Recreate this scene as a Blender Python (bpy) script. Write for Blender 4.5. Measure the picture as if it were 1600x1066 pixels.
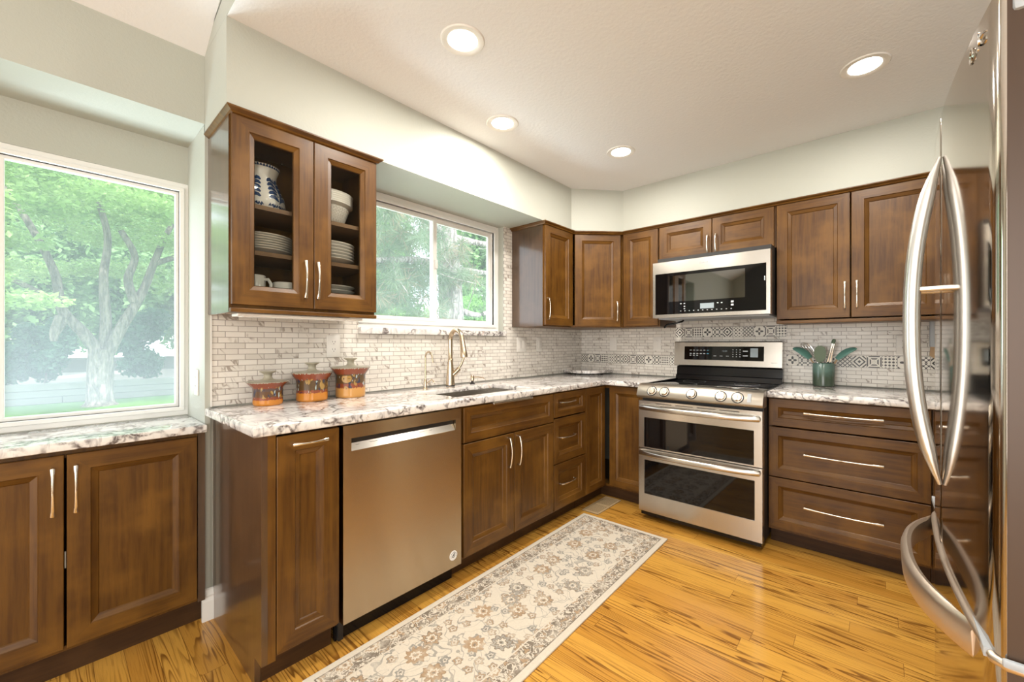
import bpy, bmesh, math, random
import numpy as np
from mathutils import Vector, Matrix
for o in list(bpy.data.objects): bpy.data.objects.remove(o)
S = bpy.context.scene
COL = S.collection
PI = math.pi
random.seed(7); RNG = np.random.default_rng(7)

# ------------------------------------------------------------------ camera, sky, sun, exposure
cd = bpy.data.cameras.new('camera'); cam = bpy.data.objects.new('camera', cd); COL.objects.link(cam)
cam.location = (2.2312, -3.4280, 1.2093)
cam.rotation_euler = (PI/2, 0, 0.7099)
cd.sensor_fit = 'HORIZONTAL'; cd.sensor_width = 36.0
cd.lens = 641.12/1600*36.0
cd.shift_x = -22.64/1600; cd.shift_y = 3.3/1600
cd.clip_start = 0.02; cd.clip_end = 200
S.camera = cam
S.view_settings.view_transform = 'Standard'; S.view_settings.look = 'None'
S.view_settings.gamma = 1.0; S.view_settings.use_curve_mapping = False
S.view_settings.exposure = 0.56
W = bpy.data.worlds.new('sky'); S.world = W; W.use_nodes = True
bg = W.node_tree.nodes['Background']; bg.inputs[0].default_value = (0.86, 0.94, 1.0, 1); bg.inputs[1].default_value = 2.5

def lamp(name, typ, loc, rot, energy, color, **kw):
    l = bpy.data.lights.new(name, typ); l.energy = energy; l.color = color
    for k, v in kw.items(): setattr(l, k, v)
    o = bpy.data.objects.new(name, l); COL.objects.link(o); o.location = loc; o.rotation_euler = rot
    return o
lamp('sun', 'SUN', (8, -4, 12), Vector((0.75, -0.25, 0.95)).to_track_quat('Z', 'Y').to_euler(), 4.5, (1, .98, .94), angle=0.02)
# area lights standing in for daylight from unseen glazing behind the camera
lamp('daylight_doors', 'AREA', (2.4, -6.40, 1.35), (PI/2, 0, 0), 85, (1, .985, .96), shape='RECTANGLE', size=3.4, size_y=2.2)
lamp('side_fill_light', 'AREA', (5.35, -4.8, 1.5), (0, PI/2, 0), 25, (1, .99, .97), shape='RECTANGLE', size=1.8, size_y=2.4)  # added side fill without any window behind it
lamp('room_fill_light', 'POINT', (3.9, -4.2, 1.75), (0, 0, 0), 35, (1, .95, .88), shadow_soft_size=.28)  # added off-camera fill, a bare point light without a fixture

# added lamps below the sills, imitating lawn bounce into the two window recesses
lamp('nook_bounce_fill', 'AREA', (-1.0, -3.65, .45), Vector((-.75, 0, -1)).to_track_quat('Z', 'Y').to_euler(), 48, (.80, .93, 1), shape='RECTANGLE', size=1.1, size_y=.7)
lamp('sink_bounce_fill', 'AREA', (-.72, -1.70, .85), Vector((-.75, 0, -1)).to_track_quat('Z', 'Y').to_euler(), 20, (.80, .93, 1), shape='RECTANGLE', size=1.1, size_y=.6)

# ------------------------------------------------------------------ node expressions
class X:
    nt = None
    def __init__(s, sock): s.s = sock
    @staticmethod
    def m(op, a, b=None, c=None):
        n = X.nt.nodes.new('ShaderNodeMath'); n.operation = op
        for i, v in enumerate((a, b, c)):
            if v is None: continue
            if isinstance(v, X): X.nt.links.new(v.s, n.inputs[i])
            else: n.inputs[i].default_value = v
        return X(n.outputs[0])
    def __add__(s, o): return X.m('ADD', s, o)
    __radd__ = __add__
    def __sub__(s, o): return X.m('SUBTRACT', s, o)
    def __rsub__(s, o): return X.m('SUBTRACT', o, s)
    def __mul__(s, o): return X.m('MULTIPLY', s, o)
    __rmul__ = __mul__
    def __truediv__(s, o): return X.m('DIVIDE', s, o)
    def __lt__(s, o): return X.m('LESS_THAN', s, o)
    def __gt__(s, o): return X.m('GREATER_THAN', s, o)
def fl(a): return X.m('FLOOR', a)
def fr(a): return X.m('FRACT', a)
def ab(a): return X.m('ABSOLUTE', a)
def sn(a): return X.m('SINE', a)
def cs(a): return X.m('COSINE', a)
def sq(a): return X.m('SQRT', a)
def mn(a, b): return X.m('MINIMUM', a, b)
def mx(a, b): return X.m('MAXIMUM', a, b)
def at2(a, b): return X.m('ARCTAN2', a, b)
def lk(a, sock):
    if isinstance(a, X): X.nt.links.new(a.s, sock)
    elif isinstance(a, (tuple, list)) and len(a) == 3 and sock.type == 'RGBA': sock.default_value = (*a, 1)
    else: sock.default_value = a
def smooth(a, lo, hi):
    n = X.nt.nodes.new('ShaderNodeMapRange'); n.interpolation_type = 'SMOOTHSTEP'
    lk(a, n.inputs[0]); n.inputs[1].default_value = lo; n.inputs[2].default_value = hi
    return X(n.outputs[0])
def coord(kind='Object'):
    n = X.nt.nodes.new('ShaderNodeTexCoord'); return X(n.outputs[kind])
def position():
    n = X.nt.nodes.new('ShaderNodeNewGeometry'); return X(n.outputs['Position'])
def sep(v):
    n = X.nt.nodes.new('ShaderNodeSeparateXYZ'); lk(v, n.inputs[0]); return [X(o) for o in n.outputs]
def vec(a, b, c):
    n = X.nt.nodes.new('ShaderNodeCombineXYZ'); lk(a, n.inputs[0]); lk(b, n.inputs[1]); lk(c, n.inputs[2]); return X(n.outputs[0])
def noise(v, scale=5., detail=3., rough=.5, dist=0., color=False):
    n = X.nt.nodes.new('ShaderNodeTexNoise'); lk(v, n.inputs['Vector']); n.inputs['Scale'].default_value = scale
    n.inputs['Detail'].default_value = detail; n.inputs['Roughness'].default_value = rough; n.inputs['Distortion'].default_value = dist
    return X(n.outputs[1 if color else 0])
def voro(v, scale, feature='F1', rand=1., dims='3D'):
    n = X.nt.nodes.new('ShaderNodeTexVoronoi'); n.feature = feature; n.voronoi_dimensions = dims
    lk(v, n.inputs['Vector']); n.inputs['Scale'].default_value = scale; n.inputs['Randomness'].default_value = rand
    return n
def wnoise(v):
    n = X.nt.nodes.new('ShaderNodeTexWhiteNoise'); n.noise_dimensions = '3D'; lk(v, n.inputs['Vector']); return X(n.outputs['Value'])
def mixc(f, a, b):
    n = X.nt.nodes.new('ShaderNodeMix'); n.data_type = 'RGBA'; lk(f, n.inputs[0]); lk(a, n.inputs[6]); lk(b, n.inputs[7]); return X(n.outputs[2])
def vadd(a, b, op='ADD'):
    n = X.nt.nodes.new('ShaderNodeVectorMath'); n.operation = op; lk(a, n.inputs[0]); lk(b, n.inputs[1]); return X(n.outputs[0])
def bump(h, strength=.2, dist=.002):
    n = X.nt.nodes.new('ShaderNodeBump'); n.inputs['Strength'].default_value = strength; n.inputs['Distance'].default_value = dist
    lk(h, n.inputs['Height']); return X(n.outputs[0])
def mat(name, color=(.5, .5, .5), rough=.5, metal=0., coat=0., spec=.5, build=None, **kw):
    m = bpy.data.materials.new(name); m.use_nodes = True; X.nt = m.node_tree
    b = m.node_tree.nodes['Principled BSDF']
    lk(color, b.inputs['Base Color']); b.inputs['Roughness'].default_value = rough; b.inputs['Metallic'].default_value = metal
    b.inputs['Coat Weight'].default_value = coat; b.inputs['Coat Roughness'].default_value = .12
    b.inputs['Specular IOR Level'].default_value = spec
    if build:
        r = build()
        for k, v in r.items(): lk(v, b.inputs[k])
    for k, v in kw.items(): lk(v, b.inputs[k])
    m.diffuse_color = (*(color if isinstance(color, tuple) else (.5, .5, .5)), 1)
    return m
M = {}

def wood_build(axis, c1, c2, c3):
    def f():
        x, y, z = sep(coord()); k = wnoise(X(X.nt.nodes.new('ShaderNodeObjectInfo').outputs['Location']))
        st = vec(x*26, y*26, z*1.6 + k*9) if axis == 'z' else vec(x*1.6 + k*9, y*26, z*26)
        g = noise(st, 2.2, 6, .6); b = noise(vadd(coord(), vec(k*7, k*3, k*5)), 6, 3, .55)
        fine = noise(st, 9, 3, .6)
        c = mixc(smooth(g, .3, .72), c1, c2)
        c = mixc(smooth(b, .42, .72)*.6, c, c3)
        c = mixc(smooth(fine, .55, .75)*.35, c, c2)
        return {'Base Color': c, 'Normal': bump(fine, .06, .001)}
    return f
WOOD = ((.125, .053, .0068), (.066, .0245, .0034), (.195, .088, .0135))
M['wood'] = mat('stained_maple', rough=.38, coat=.0, spec=.4, build=wood_build('z', *WOOD))
M['woodh'] = mat('stained_maple_horizontal', rough=.38, coat=.0, spec=.4, build=wood_build('x', *WOOD))
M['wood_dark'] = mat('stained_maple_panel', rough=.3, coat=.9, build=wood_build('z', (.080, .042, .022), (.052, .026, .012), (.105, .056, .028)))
M['toe'] = mat('toe_board', rough=.5, spec=.3, build=wood_build('x', (.060, .026, .008), (.036, .015, .005), (.080, .036, .012)))
M['inside'] = mat('cabinet_interior', rough=.5, build=wood_build('z', (.062, .034, .017), (.045, .024, .012), (.08, .045, .022)))
M['shelf'] = mat('shelf_wood', rough=.45, build=wood_build('x', (.22, .13, .06), (.17, .09, .04), (.27, .16, .08)))

def granite_build():
    p = position()
    x, y, z = sep(p)
    w = noise(p, 3.2, 4, .6, color=True)
    q = vadd(vec(x*1.0, y*.62, z*1.0), vadd(w, (.34, .34, .34), 'MULTIPLY'))
    e1 = X(voro(q, 7.5, 'DISTANCE_TO_EDGE').outputs['Distance'])
    e2 = X(voro(q, 17, 'DISTANCE_TO_EDGE').outputs['Distance'])
    msk = noise(p, 5.5, 3, .6)
    msk2 = noise(vadd(p, (4, 2, 1)), 7, 3, .6)
    fine = noise(p, 60, 4, .7)
    v1 = (1 - smooth(e1, .012, .085))*smooth(msk, .40, .56)
    v2 = (1 - smooth(e2, .02, .14))*smooth(msk2, .44, .60)
    dark = mx(v1, v2*.9)*smooth(fine, .28, .6)
    c = mixc(smooth(noise(p, 9, 4, .6), .45, .7)*.75, (.83, .80, .765), (.60, .57, .545))
    rust = smooth(noise(vadd(p, (9, 1, 3)), 9, 4, .65, 1.0), .60, .70)
    c = mixc(rust*.6, c, (.42, .20, .09))
    grey = smooth(noise(vec(x*2, y*9, z*2), 2.4, 5, .65, 1.2), .53, .64)
    c = mixc(grey*.55, c, (.33, .30, .31))
    c = mixc(dark*.92, c, (.055, .032, .030))
    return {'Base Color': c}
M['granite'] = mat('granite', rough=.12, coat=.3, build=granite_build)

def tile_build(axis):
    def f():
        x, y, z = sep(position())
        u = y if axis == 'y' else x
        bw, bh = .0766, .0258
        v = (z - .9262)/bh
        row = fl(v)
        uu = u/bw + row*.36 + fl(row*.5)*.28
        ci = fl(uu)
        fu = fr(uu); fv = fr(v)
        gu = mn(fu, 1 - fu)*bw; gv = mn(fv, 1 - fv)*bh
        g = 1 - smooth(mn(gu, gv), .0010, .0019)
        rnd = wnoise(vec(ci, row, 3.3))
        p = vadd(position(), vec(rnd*5, rnd*3, rnd*7))
        vein = 1 - smooth(ab(noise(vadd(p, vec(0, 0, u*1.2)), 9, 3, .55, .8) - .5), .008, .045)
        vein = vein*smooth(noise(p, 11, 2), .5, .62)*smooth(rnd, .15, .45)
        c = mixc(rnd, (.80, .76, .70), (.68, .64, .58))
        c = mixc(vein*.75, c, (.24, .19, .15))
        c = mixc(g, c, (.38, .34, .30))
        return {'Base Color': c, 'Normal': bump(1 - g, .5, .0015)}
    return f
M['tile_y'] = mat('marble_mosaic_left', rough=.22, build=tile_build('y'))
M['tile_x'] = mat('marble_mosaic_back', rough=.22, build=tile_build('x'))

def deco_build():
    x, y, z = sep(coord())
    w = .0735
    u = x/w; i = fl(u); a = fr(u) - .5; b = z/.078 - .5
    oi = sep(X(X.nt.nodes.new('ShaderNodeObjectInfo').outputs['Location']))[0]; r1 = fr((i + oi*3.7)*.381966 + .07); r = sq(a*a + b*b); th = at2(b, a)
    A, B = ab(a), ab(b)
    p1 = (ab(fr((a + b)*3) - .5) > .36)
    p1 = mx(p1, ab(fr((a - b)*3) - .5) > .36)                       # lattice
    da = fr(a*4 + .5) - .5; db = fr(b*4 + .5) - .5
    p2 = sq(da*da + db*db) < .33                                    # dots
    p3 = fr((A + B)*3.2) < .42                                      # nested diamonds
    p4 = mx((r < (.24 + .12*cs(th*4))), mx((A + B) > .78, 0))*((r > .09))   # flower with corners
    e = fr(a*3) - .5; g = fr(b*3) - .5
    p5 = mx((sq(e*e + g*g) < .24), (mn(ab(e), ab(g)) > .36))        # crosses
    p6 = (fr(X.m('MAXIMUM', A, B)*5) < .5)*(mn(ab(a - b), ab(a + b)) > .06)
    p7 = (ab(sn(A*20) + sn(B*20)) < .55)
    out = p1
    for lo, pp in ((.15, p2), (.29, p3), (.43, p4), (.57, p5), (.71, p6), (.85, p7)):
        s = r1 > lo
        out = out*(1 - s) + pp*s
    edge = (mn(.5 - A, .5 - B) < .025)
    c = mixc(out, (.78, .75, .68), mixc(wnoise(vec(i, 5, 1)), (.025, .023, .023), (.07, .062, .06)))
    c = mixc(edge, c, (.42, .39, .36))
    return {'Base Color': c}
M['deco'] = mat('patterned_tile', rough=.3, build=deco_build)

def floor_build():
    x, y, z = sep(position())
    pw = .083
    v = y/pw; row = fl(v); r0 = wnoise(vec(row, 2, 5))
    L = 1.35
    uu = x/L + r0*7; seg = fl(uu); k = wnoise(vec(row, seg, 1))
    fv = fr(v); fu = fr(uu)
    seam = mx(1 - smooth(mn(fv, 1 - fv)*pw, .0004, .0014), 1 - smooth(mn(fu, 1 - fu)*L, .0004, .0014))
    q = vec(x*.42 + k*13, (fv - .5)*pw*9 + k*31, k*7)
    n1 = noise(q, 1.5, 2, .45)
    bands = fr(n1*17)
    line = smooth(bands, .45, .88)*(1 - smooth(bands, .90, 1.0))
    gate = smooth(noise(vec(x*1.1 + k*5, y*6, k), 1.3, 2), .35, .58)
    pores = noise(vec(x*9, y*420, k*3), 1.0, 3, .6)
    base = mixc(k, (.72, .385, .070), (.55, .262, .042))
    c = mixc(line*gate*.92, base, (.17, .060, .009))
    c = mixc(smooth(pores, .52, .70)*.5, c, (.30, .125, .025))
    c = mixc(seam*.7, c, (.11, .045, .012))
    return {'Base Color': c, 'Normal': bump(1 - seam, .15, .001)}
M['floor'] = mat('oak_floor', rough=.20, coat=.35, build=floor_build)

def paint_build(col, sc=90, st=.25):
    def f():
        return {'Base Color': col, 'Normal': bump(noise(position(), sc, 3, .6), st, .004)}
    return f
M['paint'] = mat('sage_paint', rough=.55, build=paint_build((.455, .462, .405)))
M['ceil'] = mat('ceiling_white', rough=.8, build=paint_build((.79, .795, .80), 60, .35))
M['trim'] = mat('white_trim', (.80, .78, .74), .35)
M['vinyl'] = mat('white_vinyl', (.82, .81, .78), .3)
M['plate'] = mat('outlet_white', (.78, .75, .70), .35)
M['slot'] = mat('outlet_slot', (.06, .05, .05), .5)

def steel(name, col, rough, aniso=.75):
    m = mat(name, col, rough, 1.0)
    X.nt = m.node_tree; b = m.node_tree.nodes['Principled BSDF']
    t = X.nt.nodes.new('ShaderNodeTangent'); t.direction_type = 'UV_MAP'; t.uv_map = 'uv'
    X.nt.links.new(t.outputs[0], b.inputs['Tangent']); b.inputs['Anisotropic'].default_value = aniso; b.inputs['Anisotropic Rotation'].default_value = .25
    x, y, z = sep(coord())
    g = noise(vec(x*6, y*6, z*900), 1.0, 2, .6)
    lk(mixc(g, tuple(c*.93 for c in col), tuple(min(1, c*1.05) for c in col)), b.inputs['Base Color'])
    return m
M['steel'] = steel('brushed_steel', (.56, .445, .305), .27, .95)
M['steel_l'] = steel('brushed_steel_light', (.56, .53, .485), .27, .6)
M['fridge'] = steel('fridge_steel', (.50, .445, .385), .085, .3)
M['fridge_side'] = mat('fridge_side_reflection', (.070, .040, .024), .36, .2)  # steel door sides, with their brown reflection put into a dark colour
M['handle_s'] = mat('satin_aluminium', (.80, .79, .77), .30, 1.0)
M['handle_f'] = mat('freezer_handle_steel', (.74, .64, .54), .38, 1.0)
M['steel_p'] = steel('panel_steel', (.44, .40, .34), .34, .5)
M['nickel'] = mat('satin_nickel', (.78, .72, .63), .26, 1.0)
M['faucet'] = mat('brushed_nickel', (.62, .50, .36), .24, 1.0)
M['chrome'] = mat('chrome', (.85, .85, .84), .08, 1.0)
M['black'] = mat('black_enamel', (.006, .006, .007), .16, spec=.35)
M['blackglass'] = mat('black_glass', (.003, .003, .0035), .03, spec=.4)
M['ovenglass'] = mat('oven_glass', (.004, .003, .003), .04, spec=.45)
M['mwwindow'] = mat('mirror_window', (.20, .20, .19), .03, 1.0)
M['dark'] = mat('dark_plastic', (.02, .018, .017), .5)
M['grey'] = mat('grey_plastic', (.42, .45, .48), .4)
M['icon'] = mat('display_print', (.65, .68, .70), .4)
M['iconb'] = mat('display_print_blue', (.10, .42, .60), .4)
M['lcd'] = mat('lcd_panel', (.35, .42, .46), .2)
M['white'] = mat('white_glaze', (.80, .78, .73), .18, coat=.3)
M['cream'] = mat('cream_glaze', (.74, .71, .64), .22, coat=.3)
M['blue'] = mat('blue_paint', (.025, .06, .16), .25)
M['ink'] = mat('black_ink', (.03, .03, .03), .5)
M['sticker'] = mat('white_sticker', (.80, .78, .74), .4)
M['teal'] = mat('teal_silicone', (.10, .25, .21), .45)
M['sage'] = mat('sage_silicone', (.12, .17, .105), .5)
M['handlewood'] = mat('utensil_wood', (.42, .27, .14), .5)
M['timber'] = mat('weathered_timber', rough=.85, build=lambda: {'Base Color': mixc(noise(vec(*[c*s for c, s in zip(sep(position()), (12, 2, 30))]), 1, 4), (.17, .165, .14), (.27, .265, .235))})
M['soil'] = mat('mulch_soil', rough=.95, build=lambda: {'Base Color': mixc(noise(position(), 6, 5), (.22, .18, .15), (.33, .29, .25))})
M['grass'] = mat('lawn', rough=.9, build=lambda: {'Base Color': mixc(noise(position(), 3, 6, .7), (.07, .17, .035), (.14, .27, .065))})
def bark_build(a, b, s):
    def f():
        x, y, z = sep(coord())
        n = noise(vec(x*s, y*s, z*s*.22), 1, 5, .65)
        e = X(voro(vec(x*s*.8, y*s*.8, z*s*.22), 1, 'DISTANCE_TO_EDGE').outputs['Distance'])
        return {'Base Color': mixc(smooth(n, .35, .65), a, b), 'Normal': bump(e, 1., .05)}
    return f
M['bark'] = mat('smooth_bark', rough=.9, build=bark_build((.09, .075, .065), (.26, .22, .19), 14))
M['barkp'] = mat('pine_bark', rough=.9, build=bark_build((.20, .17, .15), (.52, .47, .44), 22))
def leafmat(name, a, b):
    def f():
        n = X.nt.nodes.new('ShaderNodeObjectInfo')
        return {'Base Color': mixc(noise(position(), 2.2, 3), a, b)}
    m = mat(name, rough=.6, build=f)
    X.nt = m.node_tree; p = m.node_tree.nodes['Principled BSDF']; out = m.node_tree.nodes['Material Output']
    t = X.nt.nodes.new('ShaderNodeBsdfTranslucent'); X.nt.links.new(p.inputs['Base Color'].links[0].from_socket, t.inputs[0])
    mxn = X.nt.nodes.new('ShaderNodeMixShader'); mxn.inputs[0].default_value = .45
    X.nt.links.new(p.outputs[0], mxn.inputs[1]); X.nt.links.new(t.outputs[0], mxn.inputs[2]); X.nt.links.new(mxn.outputs[0], out.inputs[0])
    return m
M['leaf_a'] = leafmat('locust_leaf', (.26, .45, .12), (.50, .64, .27))
M['leaf_b'] = leafmat('hedge_leaf', (.05, .14, .09), (.13, .26, .15))
M['leaf_c'] = leafmat('shrub_leaf', (.09, .25, .04), (.24, .44, .11))
M['leaf_d'] = leafmat('pine_needle', (.10, .19, .11), (.30, .36, .22))
M['leaf_e'] = leafmat('dry_needle', (.34, .26, .17), (.48, .38, .27))
M['leaf_f'] = leafmat('far_leaf', (.18, .36, .12), (.36, .54, .24))

def glassmat(name, tint, haze, gl=1.45, rough=0.0, seeds=False):
    m = bpy.data.materials.new(name); m.use_nodes = True; nt = m.node_tree; X.nt = nt; nt.nodes.remove(nt.nodes['Principled BSDF'])
    out = nt.nodes['Material Output']
    t = nt.nodes.new('ShaderNodeBsdfTransparent'); t.inputs[0].default_value = (*tint, 1)
    g = nt.nodes.new('ShaderNodeBsdfGlossy'); g.inputs['Roughness'].default_value = rough
    f = nt.nodes.new('ShaderNodeFresnel'); f.inputs[0].default_value = gl
    if seeds:
        v = voro(position(), 95); w = X(v.outputs['Distance']); nb = bump(smooth(w, .06, .16), .5, .003)
        nt.links.new(nb.s, g.inputs['Normal'])
    a = nt.nodes.new('ShaderNodeMixShader'); nt.links.new(f.outputs[0], a.inputs[0]); nt.links.new(t.outputs[0], a.inputs[1]); nt.links.new(g.outputs[0], a.inputs[2])
    last = a
    if haze:
        d = nt.nodes.new('ShaderNodeBsdfTranslucent'); d.inputs[0].default_value = (.92, .97, 1, 1)  # pale translucent share imitates the glare veiling the panes
        b = nt.nodes.new('ShaderNodeMixShader'); b.inputs[0].default_value = haze
        nt.links.new(a.outputs[0], b.inputs[1]); nt.links.new(d.outputs[0], b.inputs[2]); last = b
    nt.links.new(last.outputs[0], out.inputs[0])
    return m
M['glass_nook'] = glassmat('nook_window_glass', (.97, .99, 1), .12, 1.2)
M['glass_sink'] = glassmat('sink_window_glass', (.98, .99, 1), .10, 1.2)
M['glass_cab'] = glassmat('seeded_glass', (.90, .90, .88), 0, 1.22, .02, seeds=True)
def emit(name, col, s):
    m = mat(name, col, .5); b = m.node_tree.nodes['Principled BSDF']
    b.inputs['Emission Color'].default_value = (*col, 1); b.inputs['Emission Strength'].default_value = s; return m
M['lens'] = emit('lamp_lens', (1, .93, .80), 9)

# ------------------------------------------------------------------ mesh builder
class MB:
    def __init__(s): s.bm = bmesh.new(); s.mi = 0
    def face(s, vs, mi=None):
        try: f = s.bm.faces.new(vs)
        except ValueError: return None
        f.material_index = s.mi if mi is None else mi; return f
    def quad(s, pts, mi=None): return s.face([s.bm.verts.new(p) for p in pts], mi)
    def box(s, x0, x1, y0, y1, z0, z1, bev=0, seg=2):
        v = [s.bm.verts.new((x, y, z)) for x in (x0, x1) for y in (y0, y1) for z in (z0, z1)]
        fs = [s.face([v[i] for i in f]) for f in ((0, 1, 3, 2), (4, 6, 7, 5), (0, 4, 5, 1), (2, 3, 7, 6), (0, 2, 6, 4), (1, 5, 7, 3))]
        if bev:
            es = list({e for f in fs for e in f.edges})
            r = bmesh.ops.bevel(s.bm, geom=es, offset=bev, segments=seg, affect='EDGES', profile=.5)
            for f in r['faces']: f.material_index = s.mi
        return s
    def lathe(s, prof, n=32, c=(0, 0, 0), sx=1., sy=1.):
        rings = []
        for r, z in prof:
            if r <= 1e-6: rings.append([s.bm.verts.new((c[0], c[1], c[2] + z))])
            else: rings.append([s.bm.verts.new((c[0] + sx*r*math.cos(2*PI*i/n), c[1] + sy*r*math.sin(2*PI*i/n), c[2] + z)) for i in range(n)])
        for a, b in zip(rings, rings[1:]):
            for i in range(n):
                j = (i + 1) % n
                if len(a) == 1 and len(b) == 1: break
                if len(a) == 1: s.face([a[0], b[j], b[i]])
                elif len(b) == 1: s.face([a[i], a[j], b[0]])
                else: s.face([a[i], a[j], b[j], b[i]])
        return s
    def sweep(s, pts, radii, up=(0, 0, 1), n=10, cap=True):
        pts = [Vector(p) for p in pts]; up = Vector(up); rings = []
        if not isinstance(radii, list): radii = [radii]*len(pts)
        for i, p in enumerate(pts):
            t = (pts[min(i + 1, len(pts) - 1)] - pts[max(i - 1, 0)]).normalized()
            sd = up.cross(t)
            if sd.length < 1e-4: sd = Vector((1, 0, 0)).cross(t)
            sd.normalize(); nm = t.cross(sd)
            a, b = radii[i] if isinstance(radii[i], tuple) else (radii[i], radii[i])
            rings.append([s.bm.verts.new(p + sd*a*math.cos(2*PI*k/n) + nm*b*math.sin(2*PI*k/n)) for k in range(n)])
        for a, b in zip(rings, rings[1:]):
            for k in range(n): s.face([a[k], a[(k + 1) % n], b[(k + 1) % n], b[k]])
        if cap: s.face(rings[0][::-1]); s.face(rings[-1])
        return s
    def prism(s, poly, a0, a1, axis='z'):
        def P(p, h): return {'z': (p[0], p[1], h), 'x': (h, p[0], p[1]), 'y': (p[0], h, p[1])}[axis]
        lo = [s.bm.verts.new(P(p, a0)) for p in poly]; hi = [s.bm.verts.new(P(p, a1)) for p in poly]
        n = len(poly)
        s.face(lo[::-1]); s.face(hi)
        for i in range(n): s.face([lo[i], lo[(i + 1) % n], hi[(i + 1) % n], hi[i]])
        return s
    def plate(s, x0, x1, z0, z1, hole, yf, d, hd=None):
        """slab facing -Y with a rectangular opening; hole=(x0,x1,z0,z1)"""
        hd = d if hd is None else hd
        a = [(x0, z0), (x1, z0), (x1, z1), (x0, z1)]; h = [(hole[0], hole[2]), (hole[1], hole[2]), (hole[1], hole[3]), (hole[0], hole[3])]
        V = lambda p, y: s.bm.verts.new((p[0], y, p[1]))
        A = [V(p, yf) for p in a]; H = [V(p, yf) for p in h]; Bk = [V(p, yf + d) for p in a]; Hb = [V(p, yf + hd) for p in h]
        for i in range(4):
            j = (i + 1) % 4
            s.face([A[i], A[j], H[j], H[i]]); s.face([A[j], A[i], Bk[i], Bk[j]]); s.face([H[i], H[j], Hb[j], Hb[i]])
        s.face(Hb); s.face(Bk[::-1])
        return s
    def build(s, name, mats, parent=None, loc=None, rot=None, smooth=None, uv=True):
        bmesh.ops.recalc_face_normals(s.bm, faces=s.bm.faces)
        me = bpy.data.meshes.new(name); s.bm.to_mesh(me); s.bm.free()
        return finish(name, me, mats, parent, loc, rot, smooth, uv)
def finish(name, me, mats, parent=None, loc=None, rot=None, smooth=None, uv=True):
    for m in (mats if isinstance(mats, (list, tuple)) else [mats]): me.materials.append(M[m] if isinstance(m, str) else m)
    if uv:
        l = me.uv_layers.new(name='uv'); co = np.empty(len(me.vertices)*3); me.vertices.foreach_get('co', co); co = co.reshape(-1, 3)
        li = np.empty(len(me.loops), int); me.loops.foreach_get('vertex_index', li)
        nn = np.empty(len(me.polygons)*3); me.polygons.foreach_get('normal', nn); nn = np.abs(nn.reshape(-1, 3))
        lt = np.empty(len(me.polygons), int); me.polygons.foreach_get('loop_total', lt)
        ax = np.repeat(nn.argmax(1), lt); c = co[li]
        uvs = np.where(ax[:, None] == 1, c[:, [0, 2]], np.where(ax[:, None] == 0, c[:, [1, 2]], c[:, [0, 1]]))
        l.data.foreach_set('uv', uvs.astype(np.float32).ravel())
    if smooth is not None:
        me.polygons.foreach_set('use_smooth', [True]*len(me.polygons)); me.set_sharp_from_angle(angle=math.radians(smooth))
    o = bpy.data.objects.new(name, me); COL.objects.link(o)
    if parent: o.parent = parent
    if loc: o.location = loc
    if rot: o.rotation_euler = rot
    return o
def tag(o, label=None, cat=None, group=None, kind=None):
    if label: o['label'] = label
    if cat: o['category'] = cat
    if group: o['group'] = group
    if kind: o['kind'] = kind
    return o
def thing(name, label, cat, loc=(0, 0, 0), rz=0, group=None):
    o = bpy.data.objects.new(name, None); COL.objects.link(o); o.location = loc; o.rotation_euler = (0, 0, rz); o.empty_display_size = .1
    return tag(o, label, cat, group)
def struct(name, mb, m, **k): return tag(mb.build(name, m, **k), kind='structure')

# ------------------------------------------------------------------ setting
ZC = 2.465; YN = -2.985          # kitchen ceiling height; end of the kitchen wall
struct('floor', MB().box(-.45, 5.5, -6.6, .15, -.12, 0), 'floor')
struct('ceiling', MB().box(-.15, 3.45, YN + .002, .15, ZC, ZC + .12), 'ceil')
V0, VK = 2.459, .50
vz = lambda x: V0 + VK*x
mb = MB(); mb.prism([(-.45, V0 - .02), (0, V0), (2.6, vz(2.6)), (5.6, vz(2.6)), (5.6, vz(2.6) + .15), (2.55, vz(2.6) + .15), (-.45, V0 + .2)], -6.6, YN + .02, 'y')
struct('ceiling_vault', mb, 'ceil')
mb = MB(); mb.prism([(-.15, ZC + .002), (3.45, ZC + .002), (5.6, ZC + .002), (5.6, vz(2.6) + .1), (2.6, vz(2.6) + .1), (-.15, V0)], YN, YN + .1, 'y')
struct('wall_gable', mb, 'paint')
mb = MB(); mb.box(3.35, 3.45, YN, .15, -.1, ZC); mb.box(3.35, 5.5, YN, YN + .1, -.1, ZC)
struct('wall_right', mb, 'paint')
struct('wall_far', MB().box(5.4, 5.55, -6.6, YN, -.1, 3.9), 'paint')
struct('wall_front', MB().box(-.45, 5.55, -6.65, -6.5, -.1, 3.9), 'paint')
struct('wall_back', MB().box(-.15, 3.45, .012, .15, -.1, ZC), 'paint')
# left kitchen wall with the sink window opening
WY0, WY1, WZ0, WZ1 = -2.29, -1.10, 1.30, 2.1235
mb = MB()
for b in ((-.15, -.008, YN + .001, WY0, 0, ZC), (-.15, -.008, WY1, .15, 0, ZC), (-.15, -.008, WY0, WY1, 0, WZ0 - .038), (-.15, -.008, WY0, WY1, WZ1, ZC)): mb.box(*b)
NX = -.335
# wall end of the nook (flush with the tile face), nook back wall around the window, header
mb.box(-.42, 0, YN, -2.9661, -.05, 2.165)
mb.box(-.12, 0, -4.301, YN - .0005, 2.165, 2.475)
mb.box(-.42, -.12, -4.301, YN + .05, 2.165, 2.45)
mb.box(-.42, NX, -4.301, YN, 1.985, 2.165)
mb.box(-.42, NX, -4.301, YN, -.05, .86)
mb.box(-.42, 0, -4.4, -4.301, -.05, 2.475)
mb.box(-.42, 0, -6.5, -4.4, -.05, 2.475)
struct('wall_left', mb, 'paint')
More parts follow.
